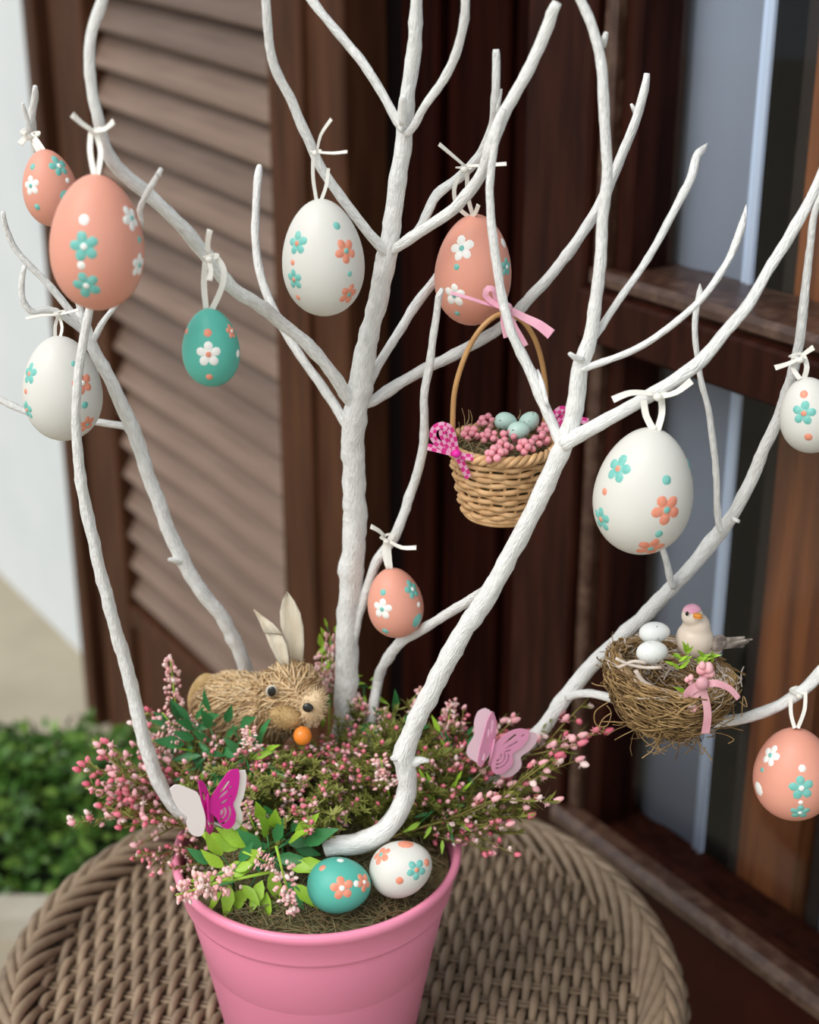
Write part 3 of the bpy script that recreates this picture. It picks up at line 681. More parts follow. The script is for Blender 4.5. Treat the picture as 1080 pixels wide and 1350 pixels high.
e = make_egg(82, 512, 52, 68.5, (76, 443), .035, 'white_egg', 'white egg behind the slim left branch', [(39, 493, 13, 'teal', 'coral'), (34, 516, 3.5, 'coral'), (36, 540, 11, 'teal', 'coral'), (97, 480, 3.5, 'teal'), (109, 505, 14, 'coral', 'white'), (112, 534, 4.5, 'teal'), (115, 559, 11, 'coral', 'teal')])
ribbon_tie(e, [[(73, 446), (73, 430), (77, 416)], [(79, 446), (82, 432), (78, 416)]], (77, 414), [[(76, 415), (55, 416), (34, 420)], [(80, 414), (90, 412), (104, 408)]], 5, 4, Yk=.052)
e = make_egg(278, 458, 38, 51, (275, 407), -.035, 'teal', 'small teal egg with a white flower and coral dots, hanging before the shutter', [(275, 467, 16, 'white', 'coral', .0), (274, 439, 5, 'coral'), (276, 497, 4.5, 'coral'), (305, 437, 9, 'coral', 'white'), (246, 437, 4, 'coral'), (314, 466, 5, 'white')])
ribbon_tie(e, [[(272, 409), (269, 375), (271, 345)], [(279, 409), (292, 380), (295, 355), (284, 338)]], (277, 340), [[(276, 345), (278, 357), (276, 370)], [(275, 335), (274, 318), (277, 303)]], 7, 7.5, Yk=-.03)
e = make_egg(426, 340, 54.5, 75, (422, 264), .005, 'white_egg', 'large white egg with teal and coral flowers, left of the middle trunk', [(392, 321, 14, 'teal', 'coral'), (386, 346, 3.5, 'coral'), (388, 368, 12, 'teal', 'coral'), (393, 392, 3.5, 'coral'), (444, 298, 4.8, 'teal'), (456, 331, 15, 'coral', 'teal', .5), (461, 361, 3.3, 'teal'), (460, 388, 13, 'coral', 'teal')])
ribbon_tie(e, [[(418, 268), (413, 235), (413, 204)], [(422, 268), (430, 245), (433, 222)]], (416, 201), [[(418, 200), (423, 178), (437, 157)], [(422, 201), (440, 202), (458, 200)]], 5, 4.5, Yk=.018)
e = make_egg(624, 356, 51, 71.5, (628, 284), .06, 'salmon', 'salmon egg with white flowers behind the basket handle', [(609, 328, 15, 'white', 'teal', .3), (602, 352, 3.8, 'teal'), (599, 389, 14, 'white', 'teal'), (603, 413, 3.5, 'teal'), (664, 320, 6, 'white'), (668, 352, 11, 'teal', 'white')])
ribbon_tie(e, [[(620, 287), (603, 272), (599, 250), (605, 232)], [(624, 286), (617, 258), (616, 226)], [(618, 288), (626, 282), (631, 270)]], (612, 222), [[(612, 218), (598, 206), (579, 190)], [(616, 219), (640, 218), (668, 216)]], 7, 5.5, Yk=.05)
e = make_egg(521, 794, 37, 47, (514, 747), .035, 'salmon', 'small peach egg with one white flower, hanging low beside the trunk', [(505, 781, 4, 'teal'), (504, 803, 13, 'white', 'teal', .0), (544, 777, 12, 'teal', 'white'), (508, 832, 4.5, 'teal'), (551, 818, 10, 'teal'), (552, 797, 3.5, 'white')])
ribbon_tie(e, [[(512, 750), (507, 730), (509, 712)], [(515, 750), (513, 730), (512, 712)]], (510, 711), [[(508, 708), (500, 700), (489, 694)], [(514, 714), (530, 722), (549, 722)]], 6, 6, Yk=.042)
e = make_egg(849, 647, 65.5, 84, (862, 563), -.045, 'white_egg', 'large white egg with coral flowers, hanging at right above the nest', [(815, 618, 17, 'teal', 'coral'), (797, 648, 4.5, 'coral'), (793, 684, 15, 'teal', 'coral'), (879, 633, 5.8, 'teal'), (879, 672, 19, 'coral', 'teal', .5), (869, 704, 5, 'teal'), (858, 723, 18, 'coral', 'teal'), (909, 612, 8, 'teal')])
ribbon_tie(e, [[(862, 567), (852, 548), (849, 528)], [(867, 567), (873, 545), (872, 524)]], (866, 520), [[(862, 519), (832, 518), (808, 527)], [(872, 523), (892, 517), (912, 502)]], 9, 9, Yk=-.035)
e = make_egg(1068, 547, 40, 50, (1062, 497), -.02, 'white_egg', 'small white egg with a teal flower, cut by the right edge', [(1060, 520, 5, 'coral'), (1060, 545, 15, 'teal', 'coral', .0), (1066, 576, 5, 'coral')])
ribbon_tie(e, [[(1055, 500), (1046, 486), (1049, 474)], [(1060, 500), (1064, 484), (1060, 470)]], (1053, 472), [[(1052, 474), (1038, 480), (1022, 485)], [(1056, 470), (1064, 464), (1073, 458)]], 7, 7, Yk=-.005)
e = make_egg(1047, 1019, 53, 62, (1050, 957), -.045, 'salmon', 'salmon egg hanging lowest at the right edge', [(1016, 996, 13, 'white', 'teal', .1), (1005, 1015, 3, 'teal'), (1000, 1040, 9, 'white'), (1058, 1013, 4.5, 'white'), (1057, 1039, 15, 'teal', 'white', .2), (1056, 1058, 3, 'white'), (1055, 1071, 12, 'teal', 'white')])
ribbon_tie(e, [[(1048, 960), (1043, 940), (1043, 918)], [(1052, 960), (1061, 935), (1062, 910)]], (1052, 914), [], 6, 5, Yk=-.022)
def lie(ang, lean):  # a lying egg: blunt end to camera-left, narrow end towards ang in the picture plane
    v = Vector((math.cos(ang), -lean, math.sin(ang))).normalized(); return v.to_track_quat('Z', 'Y')
make_egg(447, 1167, 36.5, 42.5, None, 0, 'teal', 'teal egg with coral flowers lying in the pot', [(451, 1171, 15, 'coral', 'white', .1), (470, 1165, 4, 'white'), (480, 1163, 12, 'coral', 'white'), (425, 1144, 4.5, 'coral'), (449, 1134, 4.5, 'white')], k=.08, group='painted eggs lying in the pot', q=lie(.12, .15), z=.763)
make_egg(529, 1145, 36.5, 43, None, 0, 'white_egg', 'white egg with a teal flower lying in the pot by its rim', [(503, 1127, 13, 'coral', 'teal'), (549, 1147, 13, 'teal', 'coral', .4), (527, 1161, 5, 'coral'), (563, 1137, 5, 'coral'), (535, 1112, 11, 'coral')], k=.1, group='painted eggs lying in the pot', q=lie(.5, .1), z=.768)
# ================================================================== BASKET
def pstrip(par, name, m, pts, Y, w, hint=(0, -1, .3), thick=.0006, taper=None, uvs=1.0, mb=None):
    n = len(pts)
    if not hasattr(Y, '__len__'): Y = [Y] * n
    if len(Y) == 2 and n != 2: Y = [Y[0] + (Y[1] - Y[0]) * i / (n - 1) for i in range(n)]
    sp = smooth_path([tuple(P(x, y, yy)) for (x, y), yy in zip(pts, Y)], .002); k = len(sp)
    ww = w * MPP(*pts[0], Y[0]); wl = [ww * (1 if taper is None else taper[0] + (taper[1] - taper[0]) * i / (k - 1)) for i in range(k)]
    b = MB(); strip(b, sp, wl, hint, thick, 0, uvs); return b.build(name, M[m], par)
BY = .030; BC = P(663, 586, BY); bs = MPP(663, 586, BY); BR = 69 * bs; BH = .0435; BB = 50 * bs
bk = thing('wicker_basket', (BC.x, BC.y, BC.z - BH), 'small wicker basket with arched handle hanging behind the right branch', 'basket')
NST = 22
def br_(t): return BB + (BR - BB) * (t ** .8)
nrow = 11
for k in range(nrow):
    t = (k + .6) / nrow; z = BC.z - BH + BH * t; b = MB(); pts = []
    for i in range(132):
        a = 2 * math.pi * i / 132
        r = br_(t) + .0011 * math.cos(a * NST / 2 + math.pi * k); zz = z + .0006 * math.sin(a * 3 + k * 2.1) + .0004 * math.sin(a * 7 + k)
        pts.append((BC.x + r * math.cos(a), BC.y + r * math.sin(a), zz))
    tube(b, pts, .00185, 6, closed=True); b.build('wicker_row', M['wicker'], bk)
for i in range(NST):
    a = 2 * math.pi * (i + .5) / NST; b = MB()
    tube(b, [(BC.x + br_(t) * math.cos(a), BC.y + br_(t) * math.sin(a), BC.z - BH + BH * t) for t in (0, .25, .5, .75, 1.0)], .0011, 5); b.build('stake', M['wicker'], bk)
for j in range(3):
    b = MB(); pts = []
    for i in range(180):
        a = 2 * math.pi * i / 180; w_ = a * 13 + j * 2.094; r = BR + .0004 + .0019 * math.cos(w_)
        pts.append((BC.x + r * math.cos(a), BC.y + r * math.sin(a), BC.z + .0006 + .0019 * math.sin(w_)))
    tube(b, pts, .0019, 6, closed=True); b.build('rim_braid', M['wicker'], bk)
for rr_, zz in ((BB, -BH), (BB - .001, -BH - .0022)):
    b = MB(); tube(b, [(BC.x + rr_ * math.cos(a), BC.y + rr_ * math.sin(a), BC.z + zz) for a in [2 * math.pi * i / 60 for i in range(60)]], .0021, 6, closed=True); b.build('base_ring', M['wicker'], bk)
b = MB(); lathe(b, [(0, 0), (BB, 0), (BB, .002), (BR - .003, BH * .9), (0, BH * .93)], (BC.x, BC.y, BC.z - BH), 32); b.build('lining', M['moss'], bk)
hp = [(597, 596, .018), (597, 560, .018), (599, 520, .020), (607, 487, .021), (620, 455, .023), (638, 429, .026), (660, 414, .030), (682, 418, .034), (700, 437, .037), (713, 470, .040), (720, 516, .042), (718, 560, .044), (716, 580, .044)]
b = MB(); sp = smooth_path([tuple(P(*q)) for q in hp], .004); tube(b, sp, .0017, 8); b.build('handle', M['handle'], bk)
# gingham bows on the basket's sides
def gbow(pars, Y):
    for nm, pts in pars: pstrip(bk, nm, 'magenta', pts, Y, 9, hint=(.1, -1, .5), uvs=330)
gbow([('bow_loop', [(601, 598), (582, 588), (571, 576), (574, 564), (586, 561), (594, 572), (600, 594)]), ('bow_loop', [(601, 598), (590, 586), (583, 570), (590, 562), (597, 575), (601, 596)]), ('bow_tail', [(601, 598), (585, 594), (564, 589)]), ('bow_tail', [(602, 599), (610, 613), (618, 630)]), ('bow_tail', [(602, 598), (612, 602), (624, 603)])], BC.y - .030)
gbow([('bow_loop', [(730, 560), (732, 546), (742, 539), (747, 547), (738, 558), (730, 562)]), ('bow_loop', [(731, 561), (741, 552), (746, 541), (748, 553), (738, 562), (730, 563)]), ('bow_tail', [(732, 562), (755, 553), (776, 556)]), ('bow_tail', [(732, 562), (745, 562), (755, 566)])], BC.y + .012)
for kx, ky, yy in ((602, 598, BC.y - .031), (731, 561, BC.y + .011)):
    b = MB(); ellipsoid(b, P(kx, ky, yy), (.003, .003, .0026), 10, 7); b.build('bow_knot', M['bf_magenta'], bk)
# hay in the basket
b = MB(); rg = random.Random(11)
for i in range(230):
    a = rg.uniform(0, 6.28); r = (BR - .004) * math.sqrt(rg.random()); c = Vector((BC.x + r * math.cos(a), BC.y + r * math.sin(a), BC.z - .003 + rg.uniform(0, .004)))
    d = Vector((rg.gauss(0, 1), rg.gauss(0, 1), abs(rg.gauss(0, .35)))).normalized(); L = rg.uniform(.008, .018)
    e2 = c + d * L
    if (Vector((e2.x - BC.x, e2.y - BC.y, 0))).length > BR - .002: d.x, d.y = -d.x, -d.y
    tube(b, [c, c + d * L * .5 + Vector((0, 0, .001)), c + d * L], .0003, 3, mi=rg.choice((0, 1)), cap=False)
for x0, y0, x1, y1 in ((613, 562, 609, 538), (616, 562, 618, 540), (622, 560, 620, 541), (683, 552, 686, 540), (590, 565, 583, 555)):
    p = P(x0, y0, BC.y - .012); q = P(x1, y1, BC.y - .012); tube(b, [p, (p + q) / 2 + Vector((.0008, 0, 0)), q], .0003, 3, mi=1, cap=False)
tag(b.build('basket_hay', [M['hay1'], M['hay2']]), 'dry hay strands filling the small basket', 'hay', kind='stuff')
bm_ = MB(); ellipsoid(bm_, (0, 0, 0), (1, 1, 1), 10, 7); berry = bm_.mesh('berry', [M['berry']])
LB = ['at the left side', 'behind the left', 'in the middle left', 'at the front middle', 'at the front right', 'at the right', 'at the right under the branch', 'below the pale eggs', 'lowest at the front']
rg = random.Random(2)
for n_, (x, y) in enumerate([(621, 573), (642, 557), (645, 577), (664, 591), (694, 589), (713, 580), (722, 567), (671, 577), (652, 600)]):
    c = PZ(x, y, BC.z + .006); t = thing('berry_cluster', c, 'cluster of small pink berries ' + LB[n_] + ' of the basket', 'berries', 'pink berry clusters in the basket')
    nb = 9 if n_ < 5 else 7
    for i in range(nb):
        zz = 1 - 1.7 * (i + .5) / nb; ph = i * 2.4 + n_; rr_ = math.sqrt(max(0, 1 - zz * zz)); s = rg.uniform(.0021, .0026)
        link_mesh('berry', berry, t, Vector((rr_ * math.cos(ph) * .0045, rr_ * math.sin(ph) * .0045, zz * .004)), None, s)
    b = MB(); tube(b, [c + Vector((0, 0, -.007)), c], .0005, 4); b.build('stalk', M['hay1'], t)
for x, y, dz, tl, lb in ((667, 556, .0095, .5, 'left of the three in the basket, with a dark blotch'), (698, 556, .010, -.5, 'right of the three in the basket'), (684, 568, .0095, .1, 'front of the three in the basket')):
    c = PZ(x, y, BC.z + dz); b = MB(); ellipsoid(b, c, (.0062, .0062, .0074), 20, 14, q=Quaternion((0, 1, 0), 1.2 + tl), egg=.1)
    tag(b.build('speckled_egg', M['speckle_teal']), 'tiny pale teal speckled egg, ' + lb, 'egg', 'pale teal eggs in the basket')
# satin bow tying the handle to the branch
pb = thing('satin_bow', P(667, 405, .012), 'pink satin bow tied on the basket handle', 'bow')
pstrip(pb, 'tail', 'pink_ribbon', [(668, 406), (690, 418), (710, 428), (727, 441)], [.012, .004], 13, hint=(0, -1, .8), taper=(.6, 1.2))
pstrip(pb, 'tail', 'pink_ribbon', [(668, 408), (676, 430), (684, 446), (690, 458)], [.012, .006], 14, taper=(.7, 1.1))
pstrip(pb, 'tail', 'pink_ribbon', [(662, 405), (640, 400), (618, 393), (594, 386)], [.012, .006], 5, hint=(0, -1, 1))
pstrip(pb, 'tail', 'pink_ribbon', [(665, 408), (664, 425), (668, 445)], [.014, .012], 8)
pstrip(pb, 'loop', 'pink_ribbon', [(664, 406), (650, 399), (640, 389), (644, 380), (652, 383), (654, 392), (662, 403)], [.010, .012], 8, hint=(.3, -1, .7))
b = MB(); ellipsoid(b, P(667, 406, .008), (.0042, .003, .0036), 12, 8); b.build('knot', M['pink_ribbon'], pb)

# ================================================================== NEST
NC = P(886, 884, -.022); ns = MPP(886, 884, -.022); NR_ = 84 * ns; NH = .040
qn = Quaternion((0, 1, 0), math.radians(9))
ne = thing('bird_nest', NC - Vector((0, 0, NH)), 'round brown straw nest held on the right branch', 'nest')
b = MB(); v = []; f = []; ks = 24
pf_ = [(.25, -.95), (.55, -.86), (.80, -.6), (.92, -.25), (.91, -.06), (.80, -.10), (.66, -.28), (.45, -.5), (.15, -.6)]
for r, z in pf_:
    for k in range(ks):
        a = 2 * math.pi * k / ks; v.append(NC + qn @ Vector((r * NR_ * .93 * math.cos(a), r * NR_ * .93 * math.sin(a), z * NH * .93)))
for i in range(len(pf_) - 1):
    for k in range(ks): f.append((i * ks + k, i * ks + (k + 1) % ks, (i + 1) * ks + (k + 1) % ks, (i + 1) * ks + k))
f.append(tuple(range(ks - 1, -1, -1))); f.append(tuple((len(pf_) - 1) * ks + k for k in range(ks)))
b.add(v, f); b.build('core', M['nest2'], ne)
b = MB(); rg = random.Random(21)
def nest_pt(th, v_, dr):
    if v_ <= 1: ph = v_ * math.pi / 2; r = (.25 + .72 * math.sin(ph)) * NR_; z = -NH * math.cos(ph) ** 1.1 if ph < 1.57 else 0
    else: u = v_ - 1; r = NR_ * (.97 - .62 * u); z = .0035 * math.sin(min(1, u * 3) * math.pi) - NH * .5 * u * u
    return NC + qn @ Vector(((r + dr) * math.cos(th), (r + dr) * math.sin(th), z + dr * .2))
for i in range(1650):
    th = rg.uniform(0, 2 * math.pi); v0 = rg.uniform(.05, 1.9) if rg.random() < .62 else (rg.uniform(.7, 1.2) if rg.random() < .5 else rg.uniform(1.1, 1.9)); dth = rg.choice((-1, 1)) * rg.uniform(.4, 1.5); dv = rg.gauss(0, .26)
    dr0 = rg.uniform(-.0015, .003); dr1 = dr0 + rg.uniform(-.001, .003) + (rg.uniform(.004, .010) if rg.random() < .06 else 0); pts = []
    for k in range(8):
        t = k / 7; pts.append(nest_pt(th + dth * t, min(1.95, max(0, v0 + dv * t)), dr0 + (dr1 - dr0) * t * t + .0016 * math.sin(9 * t + i)))
    mi = rg.choices((0, 1, 2), (6, 3, 5 if v0 > 1.15 else .25))[0]
    tube(b, pts, rg.uniform(.0003, .0007), 3, mi=mi, cap=False)
for i in range(90):     # stray ends hanging below and curling at the left
    th = rg.uniform(-2.6, -.2); p = nest_pt(th, rg.uniform(.0, .6), .001); d = Vector((rg.gauss(0, .8), rg.gauss(0, .4), rg.uniform(-1, -.1))).normalized(); c2 = Vector((rg.gauss(0, 1), rg.gauss(0, .5), rg.gauss(0, .6))).normalized()
    L = rg.uniform(.006, .016); tube(b, [p, p + d * L * .4, p + d * L * .8 + c2 * L * .3, p + d * L * .9 + c2 * L * .7], rg.uniform(.00025, .0005), 3, mi=rg.choice((0, 0, 1)), cap=False)
for pts in ([(803, 925), (785, 938), (786, 955), (800, 957), (806, 940), (800, 930)], [(806, 940), (795, 948), (790, 962), (802, 966)], [(840, 955), (846, 972), (862, 985), (880, 990)], [(855, 962), (870, 992), (853, 990)], [(975, 925), (985, 932), (980, 918), (978, 945)], [(800, 905), (786, 903), (780, 900)], [(798, 880), (792, 868)], [(920, 970), (925, 995), (930, 985)], [(935, 965), (955, 968), (968, 975), (960, 980)]):
    tube(b, smooth_path([tuple(P(x, y, NC.y - .02)) for x, y in pts], .002), .0004, 3, mi=0, cap=False)
tag(b.build('straw', [M['nest1'], M['nest2'], M['nest3']], ne), kind='stuff')
b = MB()
for pts, r in (([(838, 884), (850, 900), (872, 911), (900, 916)], .0016), ([(812, 868), (830, 876), (850, 880), (872, 880)], .0011), ([(815, 880), (835, 872), (852, 874)], .0011)):
    b = MB(); tube(b, smooth_path([tuple(P(x, y, NC.y - .030)) for x, y in pts], .003), r, 6, rough=.1); b.build('twig', M['nest3'], ne)
# greenery, blossoms and ribbon on the nest's front
LEAFV = [(0, 0, 0), (.14, .18, .03), (.205, .42, .055), (.10, .78, .02), (0, 1, -.06), (-.10, .78, .02), (-.205, .42, .055), (-.14, .18, .03), (0, .2, -.015), (0, .45, -.01), (0, .75, -.03)]
LEAFF = [(0, 1, 8), (1, 2, 9, 8), (2, 3, 10, 9), (3, 4, 10), (0, 8, 7), (7, 8, 9, 6), (6, 9, 10, 5), (5, 10, 4)]
def leafmesh(m, w=1.0):
    b = MB(); b.add([(x * w, z, y) for x, y, z in LEAFV], LEAFF); return b.mesh('leaf', [m])
LM = leafmesh(M['leaf']); LL = leafmesh(M['lime']); LN = leafmesh(M['leaf'], .65); LX = leafmesh(M['lime'], .65)
def leaf_at(par, p, d, L, me, rg, up=Vector((0, -.5, 1))):
    d = Vector(d).normalized(); yv = Vector((rg.gauss(0, .45), -1 + rg.gauss(0, .3), .8)); yv = yv - d * yv.dot(d)
    yv = yv.normalized() if yv.length > 1e-4 else d.orthogonal().normalized(); q = Matrix((yv.cross(d), yv, d)).transposed().to_quaternion()
    return link_mesh('leaf', me, par, Vector(p) - wloc(par), q, L)
rg = random.Random(4)
for cx, cy in ((897, 870), (905, 862), (930, 868), (936, 872), (921, 872), (902, 912), (893, 880)):
    for i in range(4):
        leaf_at(ne, P(cx + rg.uniform(-4, 4), cy + rg.uniform(-3, 3), NC.y - .030), (rg.gauss(0, .8), -.4, rg.uniform(.3, 1)), rg.uniform(.008, .012), LX, rg)
for cx, cy, r in ((925, 882, 7), (934, 880, 7), (930, 888, 7), (937, 887, 6), (926, 877, 5), (911, 893, 4), (911, 899, 4), (906, 896, 3.5), (914, 929, 9), (920, 924, 7), (911, 922, 5)):
    b = MB(); s = r * ns; ellipsoid(b, P(cx, cy, NC.y - .036 + rg.uniform(-.002, .002)), (s, s, s * 1.15), 9, 6, egg=.2); b.build('blossom', M['bud_pink'], ne)
pstrip(ne, 'ribbon_tail', 'sheer', [(927, 902), (945, 901), (962, 908), (974, 921)], [NC.y - .040, NC.y - .046], 12, hint=(0, -1, 1), taper=(.9, .6))
pstrip(ne, 'ribbon_tail', 'sheer', [(925, 905), (931, 925), (933, 945), (930, 967)], [NC.y - .040, NC.y - .044], 12, taper=(.8, .9))
pstrip(ne, 'ribbon_loop', 'sheer', [(925, 903), (912, 909), (906, 918), (914, 917), (926, 906)], NC.y - .040, 12, hint=(0, -1, .4))
b = MB(); ellipsoid(b, P(926, 901, NC.y - .042), (.0042, .003, .0045), 12, 8); b.build('ribbon_knot', M['sheer'], ne)
for x, y, w_, h_, dy, lb in ((863, 834, 20.5, 14.5, .0, 'upper'), (860, 860, 21, 15.5, -.014, 'lower')):
    c = P(x, y, NC.y + dy); s = MPP(x, y, c.y); b = MB(); ellipsoid(b, c, (h_ * s, h_ * s, w_ * s), 24, 16, q=Quaternion((0, 1, 0), 1.45), egg=.06)
    tag(b.build('speckled_egg', M['speckle_white']), 'small white speckled egg in the nest, %s of the two' % lb, 'egg', 'white speckled eggs in the nest')
# bird
bc = P(916, 842, NC.y + .004); s = MPP(916, 842, bc.y)
bd = thing('toy_bird', bc - Vector((0, 0, 26 * s)), 'little cream bird figure with pink crown sitting on the nest', 'bird')
b = MB(); ellipsoid(b, bc, (25 * s, 25 * s, 25 * s), 24, 16); ellipsoid(b, P(918, 828, bc.y), (19 * s, 19 * s, 22 * s), 24, 16); ellipsoid(b, P(913, 812, bc.y - .001), (14.5 * s, 15 * s, 14.5 * s), 24, 16)
ellipsoid(b, P(930, 850, bc.y + .005), (24 * s, 17 * s, 15 * s), 24, 16, q=Quaternion((0, 1, 0), .25))
remeshed(b, 'body', M['bird'], .0009, bd)
b = MB(); hc = P(913, 811, bc.y - .001)
for j in range(5):
    for i in range(14):
        th = 2 * math.pi * i / 14; ph = .95 * j / 4; r = 15.2 * s * (1.0 if j < 4 else .985)
        b.v.append(hc + Quaternion((0, 1, 0), -.15) @ Vector((r * math.sin(ph) * math.cos(th), r * math.sin(ph) * math.sin(th), r * math.cos(ph))))
for j in range(4):
    for i in range(14): b.f.append([j * 14 + i, j * 14 + (i + 1) % 14, (j + 1) * 14 + (i + 1) % 14, (j + 1) * 14 + i]); b.m.append(0)
b.build('crown', M['bird_cap'], bd)
b = MB(); ellipsoid(b, P(906, 809, bc.y - .0075), (2.3 * s, 1.4 * s, 3.4 * s), 10, 8); b.build('eye', M['black'], bd)
for dy_, rz in ((0, 2.3), (2.6, 1.6)):
    b = MB(); c = P(920, 811 + dy_, bc.y - .0085); ellipsoid(b, c, (6.5 * s, 5 * s, rz * s), 12, 8, q=Quaternion((0, 0, 1), -.6), egg=0); b.build('beak', M['beak'], bd)
b = MB(); ellipsoid(b, P(947, 848, bc.y - .004), (11 * s, 5 * s, 13 * s), 14, 10, q=Quaternion((0, 1, 0), .5)); b.build('wing', M['bird_wing'], bd)
rg = random.Random(8)
for i in range(9):
    pstrip(bd, 'tail_feather', 'bird_wing', [(944, 843 + i * 1.4), (965, 842 + i * 1.3), (986 + rg.uniform(-7, 6), 838 + i * 2.0 + rg.uniform(-2, 2))], [bc.y - .003, bc.y + .006 + .0006 * i], 6, hint=(0, -1, .6), taper=(1.1, .35))

# ================================================================== RABBIT
RY = .062; rc = P(312, 934, RY); s = MPP(312, 934, RY)
hd_c = P(383, 918, RY - .020)
ra = thing('straw_rabbit', rc - Vector((0, 0, 45 * s)), 'brown straw rabbit figure with upright wooden ears crouching in the flowers', 'rabbit')
parts_ = [(rc, (58 * s, 42 * s, 47 * s), Quaternion((0, 1, 0), -.10)), (P(342, 936, RY - .006), (50 * s, 42 * s, 46 * s), Quaternion()), (hd_c, (40 * s, 36 * s, 46 * s), Quaternion((0, 1, 0), .15)), (P(398, 934, RY - .036), (24 * s, 18 * s, 24 * s), Quaternion())]
b = MB()
for c, ax, q in parts_: ellipsoid(b, c, ax, 24, 16, q=q)
body = remeshed(b, 'body', M['straw2'], .0018, ra, 8)
# straw coat laid along the body
me = body.data; og = wloc(ra); rg = random.Random(13)
polys = [(og + p.center, p.normal.copy(), p.area) for p in me.polygons]
tot = sum(p[2] for p in polys); b = MB(); face = P(392, 925, RY - .05)
for c, n, ar in polys:
    if (c.z < rc.z - .035 * 1.0): continue
    k = 3600 * ar / tot; k = int(k) + (rg.random() < k - int(k))
    for _ in range(k):
        away = c - face; fl_ = away - n * away.dot(n); fl_ = fl_.normalized() if fl_.length > 1e-6 else n.orthogonal()
        fl_ = (fl_ + Vector((0, 0, -.45 if c.x < hd_c.x - .012 else -.15)) + Vector((rg.gauss(0, .28), rg.gauss(0, .28), rg.gauss(0, .28)))); fl_ = (fl_ - n * fl_.dot(n)).normalized()
        p = c + Vector((rg.gauss(0, 1), rg.gauss(0, 1), rg.gauss(0, 1))) * .001; L = rg.uniform(.008, .017); d1 = n * rg.uniform(.0008, .002)
        tube(b, [p - fl_ * L * .5 + d1 * .2, p + d1, p + fl_ * L * .5 + n * rg.uniform(-.001, .0022)], rg.uniform(.00032, .0006), 3, mi=rg.choices((0, 1, 2), (5, 2, 3))[0], cap=False)
tag(b.build('straw_coat', [M['straw1'], M['straw2'], M['straw3']], ra), kind='stuff')
b = MB(); ellipsoid(b, P(266, 915, RY + .006), (17 * s, 17 * s, 32 * s), 16, 12, q=Quaternion((0, 1, 0), .38)); b.build('tail', M['plush'], ra)
def fuzz(name, c, ax, q, m, n, L, seed):
    b = MB(); ellipsoid(b, c, ax, 16, 12, q=q); rg = random.Random(seed)
    for i in range(n):
        d = Vector((rg.gauss(0, 1), rg.gauss(0, 1), rg.gauss(0, 1))).normalized(); p = c + q @ Vector((d.x * ax[0], d.y * ax[1], d.z * ax[2])); nn = (q @ d + Vector((rg.gauss(0, .4), rg.gauss(0, .4), rg.gauss(0, .4)))).normalized()
        tube(b, [p, p + nn * L * rg.uniform(.5, 1)], [.0003, .00012], 3, cap=False)
    return b.build(name, m, ra)
fuzz('muzzle_pad', P(377, 946, RY - .050), (21 * s, 10 * s, 15 * s), Quaternion((0, 1, 0), .25), M['plush'], 260, .0018, 1)
fuzz('muzzle_pad', P(411, 932, RY - .046), (15 * s, 12 * s, 23 * s), Quaternion((0, 1, 0), .35), M['straw3'], 320, .0055, 2)
b = MB(); ellipsoid(b, P(406, 933, RY - .0565), (7 * s, 4 * s, 6.3 * s), 14, 10, q=Quaternion((0, 1, 0), .3)); b.build('nose', M['black'], ra)
ey = P(358, 911, RY - .0395)
b = MB(); ellipsoid(b, ey, (7.5 * s, 3.2 * s, 9.0 * s), 14, 10, q=Quaternion((0, 1, 0), .35)); eo = b.build('eye', M['eye_white'], ra)
b = MB(); ellipsoid(b, ey + Vector((.0003, -.0014, .0003)), (5.6 * s, 3 * s, 7.2 * s), 14, 10, q=Quaternion((0, 1, 0), .1)); b.build('pupil', M['black'], eo)
def ear(pts_l, pts_r, Y, bend):
    n = len(pts_l); b = MB(); v = []; f = []
    for i in range(n):
        for side in (0, 1):
            for k in range(5):
                u = k / 4; x = pts_l[i][0] + (pts_r[i][0] - pts_l[i][0]) * u; y = pts_l[i][1] + (pts_r[i][1] - pts_l[i][1]) * u
                v.append(P(x, y, Y + bend[i] + .003 * (1 - 4 * (u - .5) ** 2) + side * .0011))
    for i in range(n - 1):
        a = i * 10; c = a + 10
        for k in range(4): f.append((a + k, a + k + 1, c + k + 1, c + k)); f.append((a + 5 + k + 1, a + 5 + k, c + 5 + k, c + 5 + k + 1))
        f.append((a, c, c + 5, a + 5)); f.append((a + 4, a + 9, c + 9, c + 4))
    f.append((0, 5, 6, 7, 8, 9, 4, 3, 2, 1)); e = (n - 1) * 10; f.append((e, e + 1, e + 2, e + 3, e + 4, e + 9, e + 8, e + 7, e + 6, e + 5))
    b.add(v, f); return b.build('ear', M['ear'], ra)
ear([(376, 884), (364, 868), (356, 852), (349, 834)], [(381, 884), (381, 866), (378, 850), (372, 838)], RY - .024, [0, .0, .001, .003])
ear([(348, 834), (342, 820), (336, 807), (334, 804)], [(373, 836), (360, 822), (345, 811), (335, 803)], RY - .022, [0, .004, .008, .010])
ear([(385, 876), (378, 850), (370, 825), (369, 806), (373, 789), (378, 780)], [(399, 876), (401, 850), (400, 826), (396, 808), (388, 792), (379, 780)], RY - .018, [0, .0, .001, .003, .005, .007])
oc = P(399, 970, RY - .060); b = MB(); ellipsoid(b, oc, (11.5 * s, 11.5 * s, 12 * s), 20, 14); ellipsoid(b, oc + Vector((0, 0, 12.2 * s)), (2 * s, 2 * s, 1.2 * s), 8, 6); tag(b.build('orange_ball', M['orange']), 'shiny orange ball under the straw rabbit muzzle', 'ball')

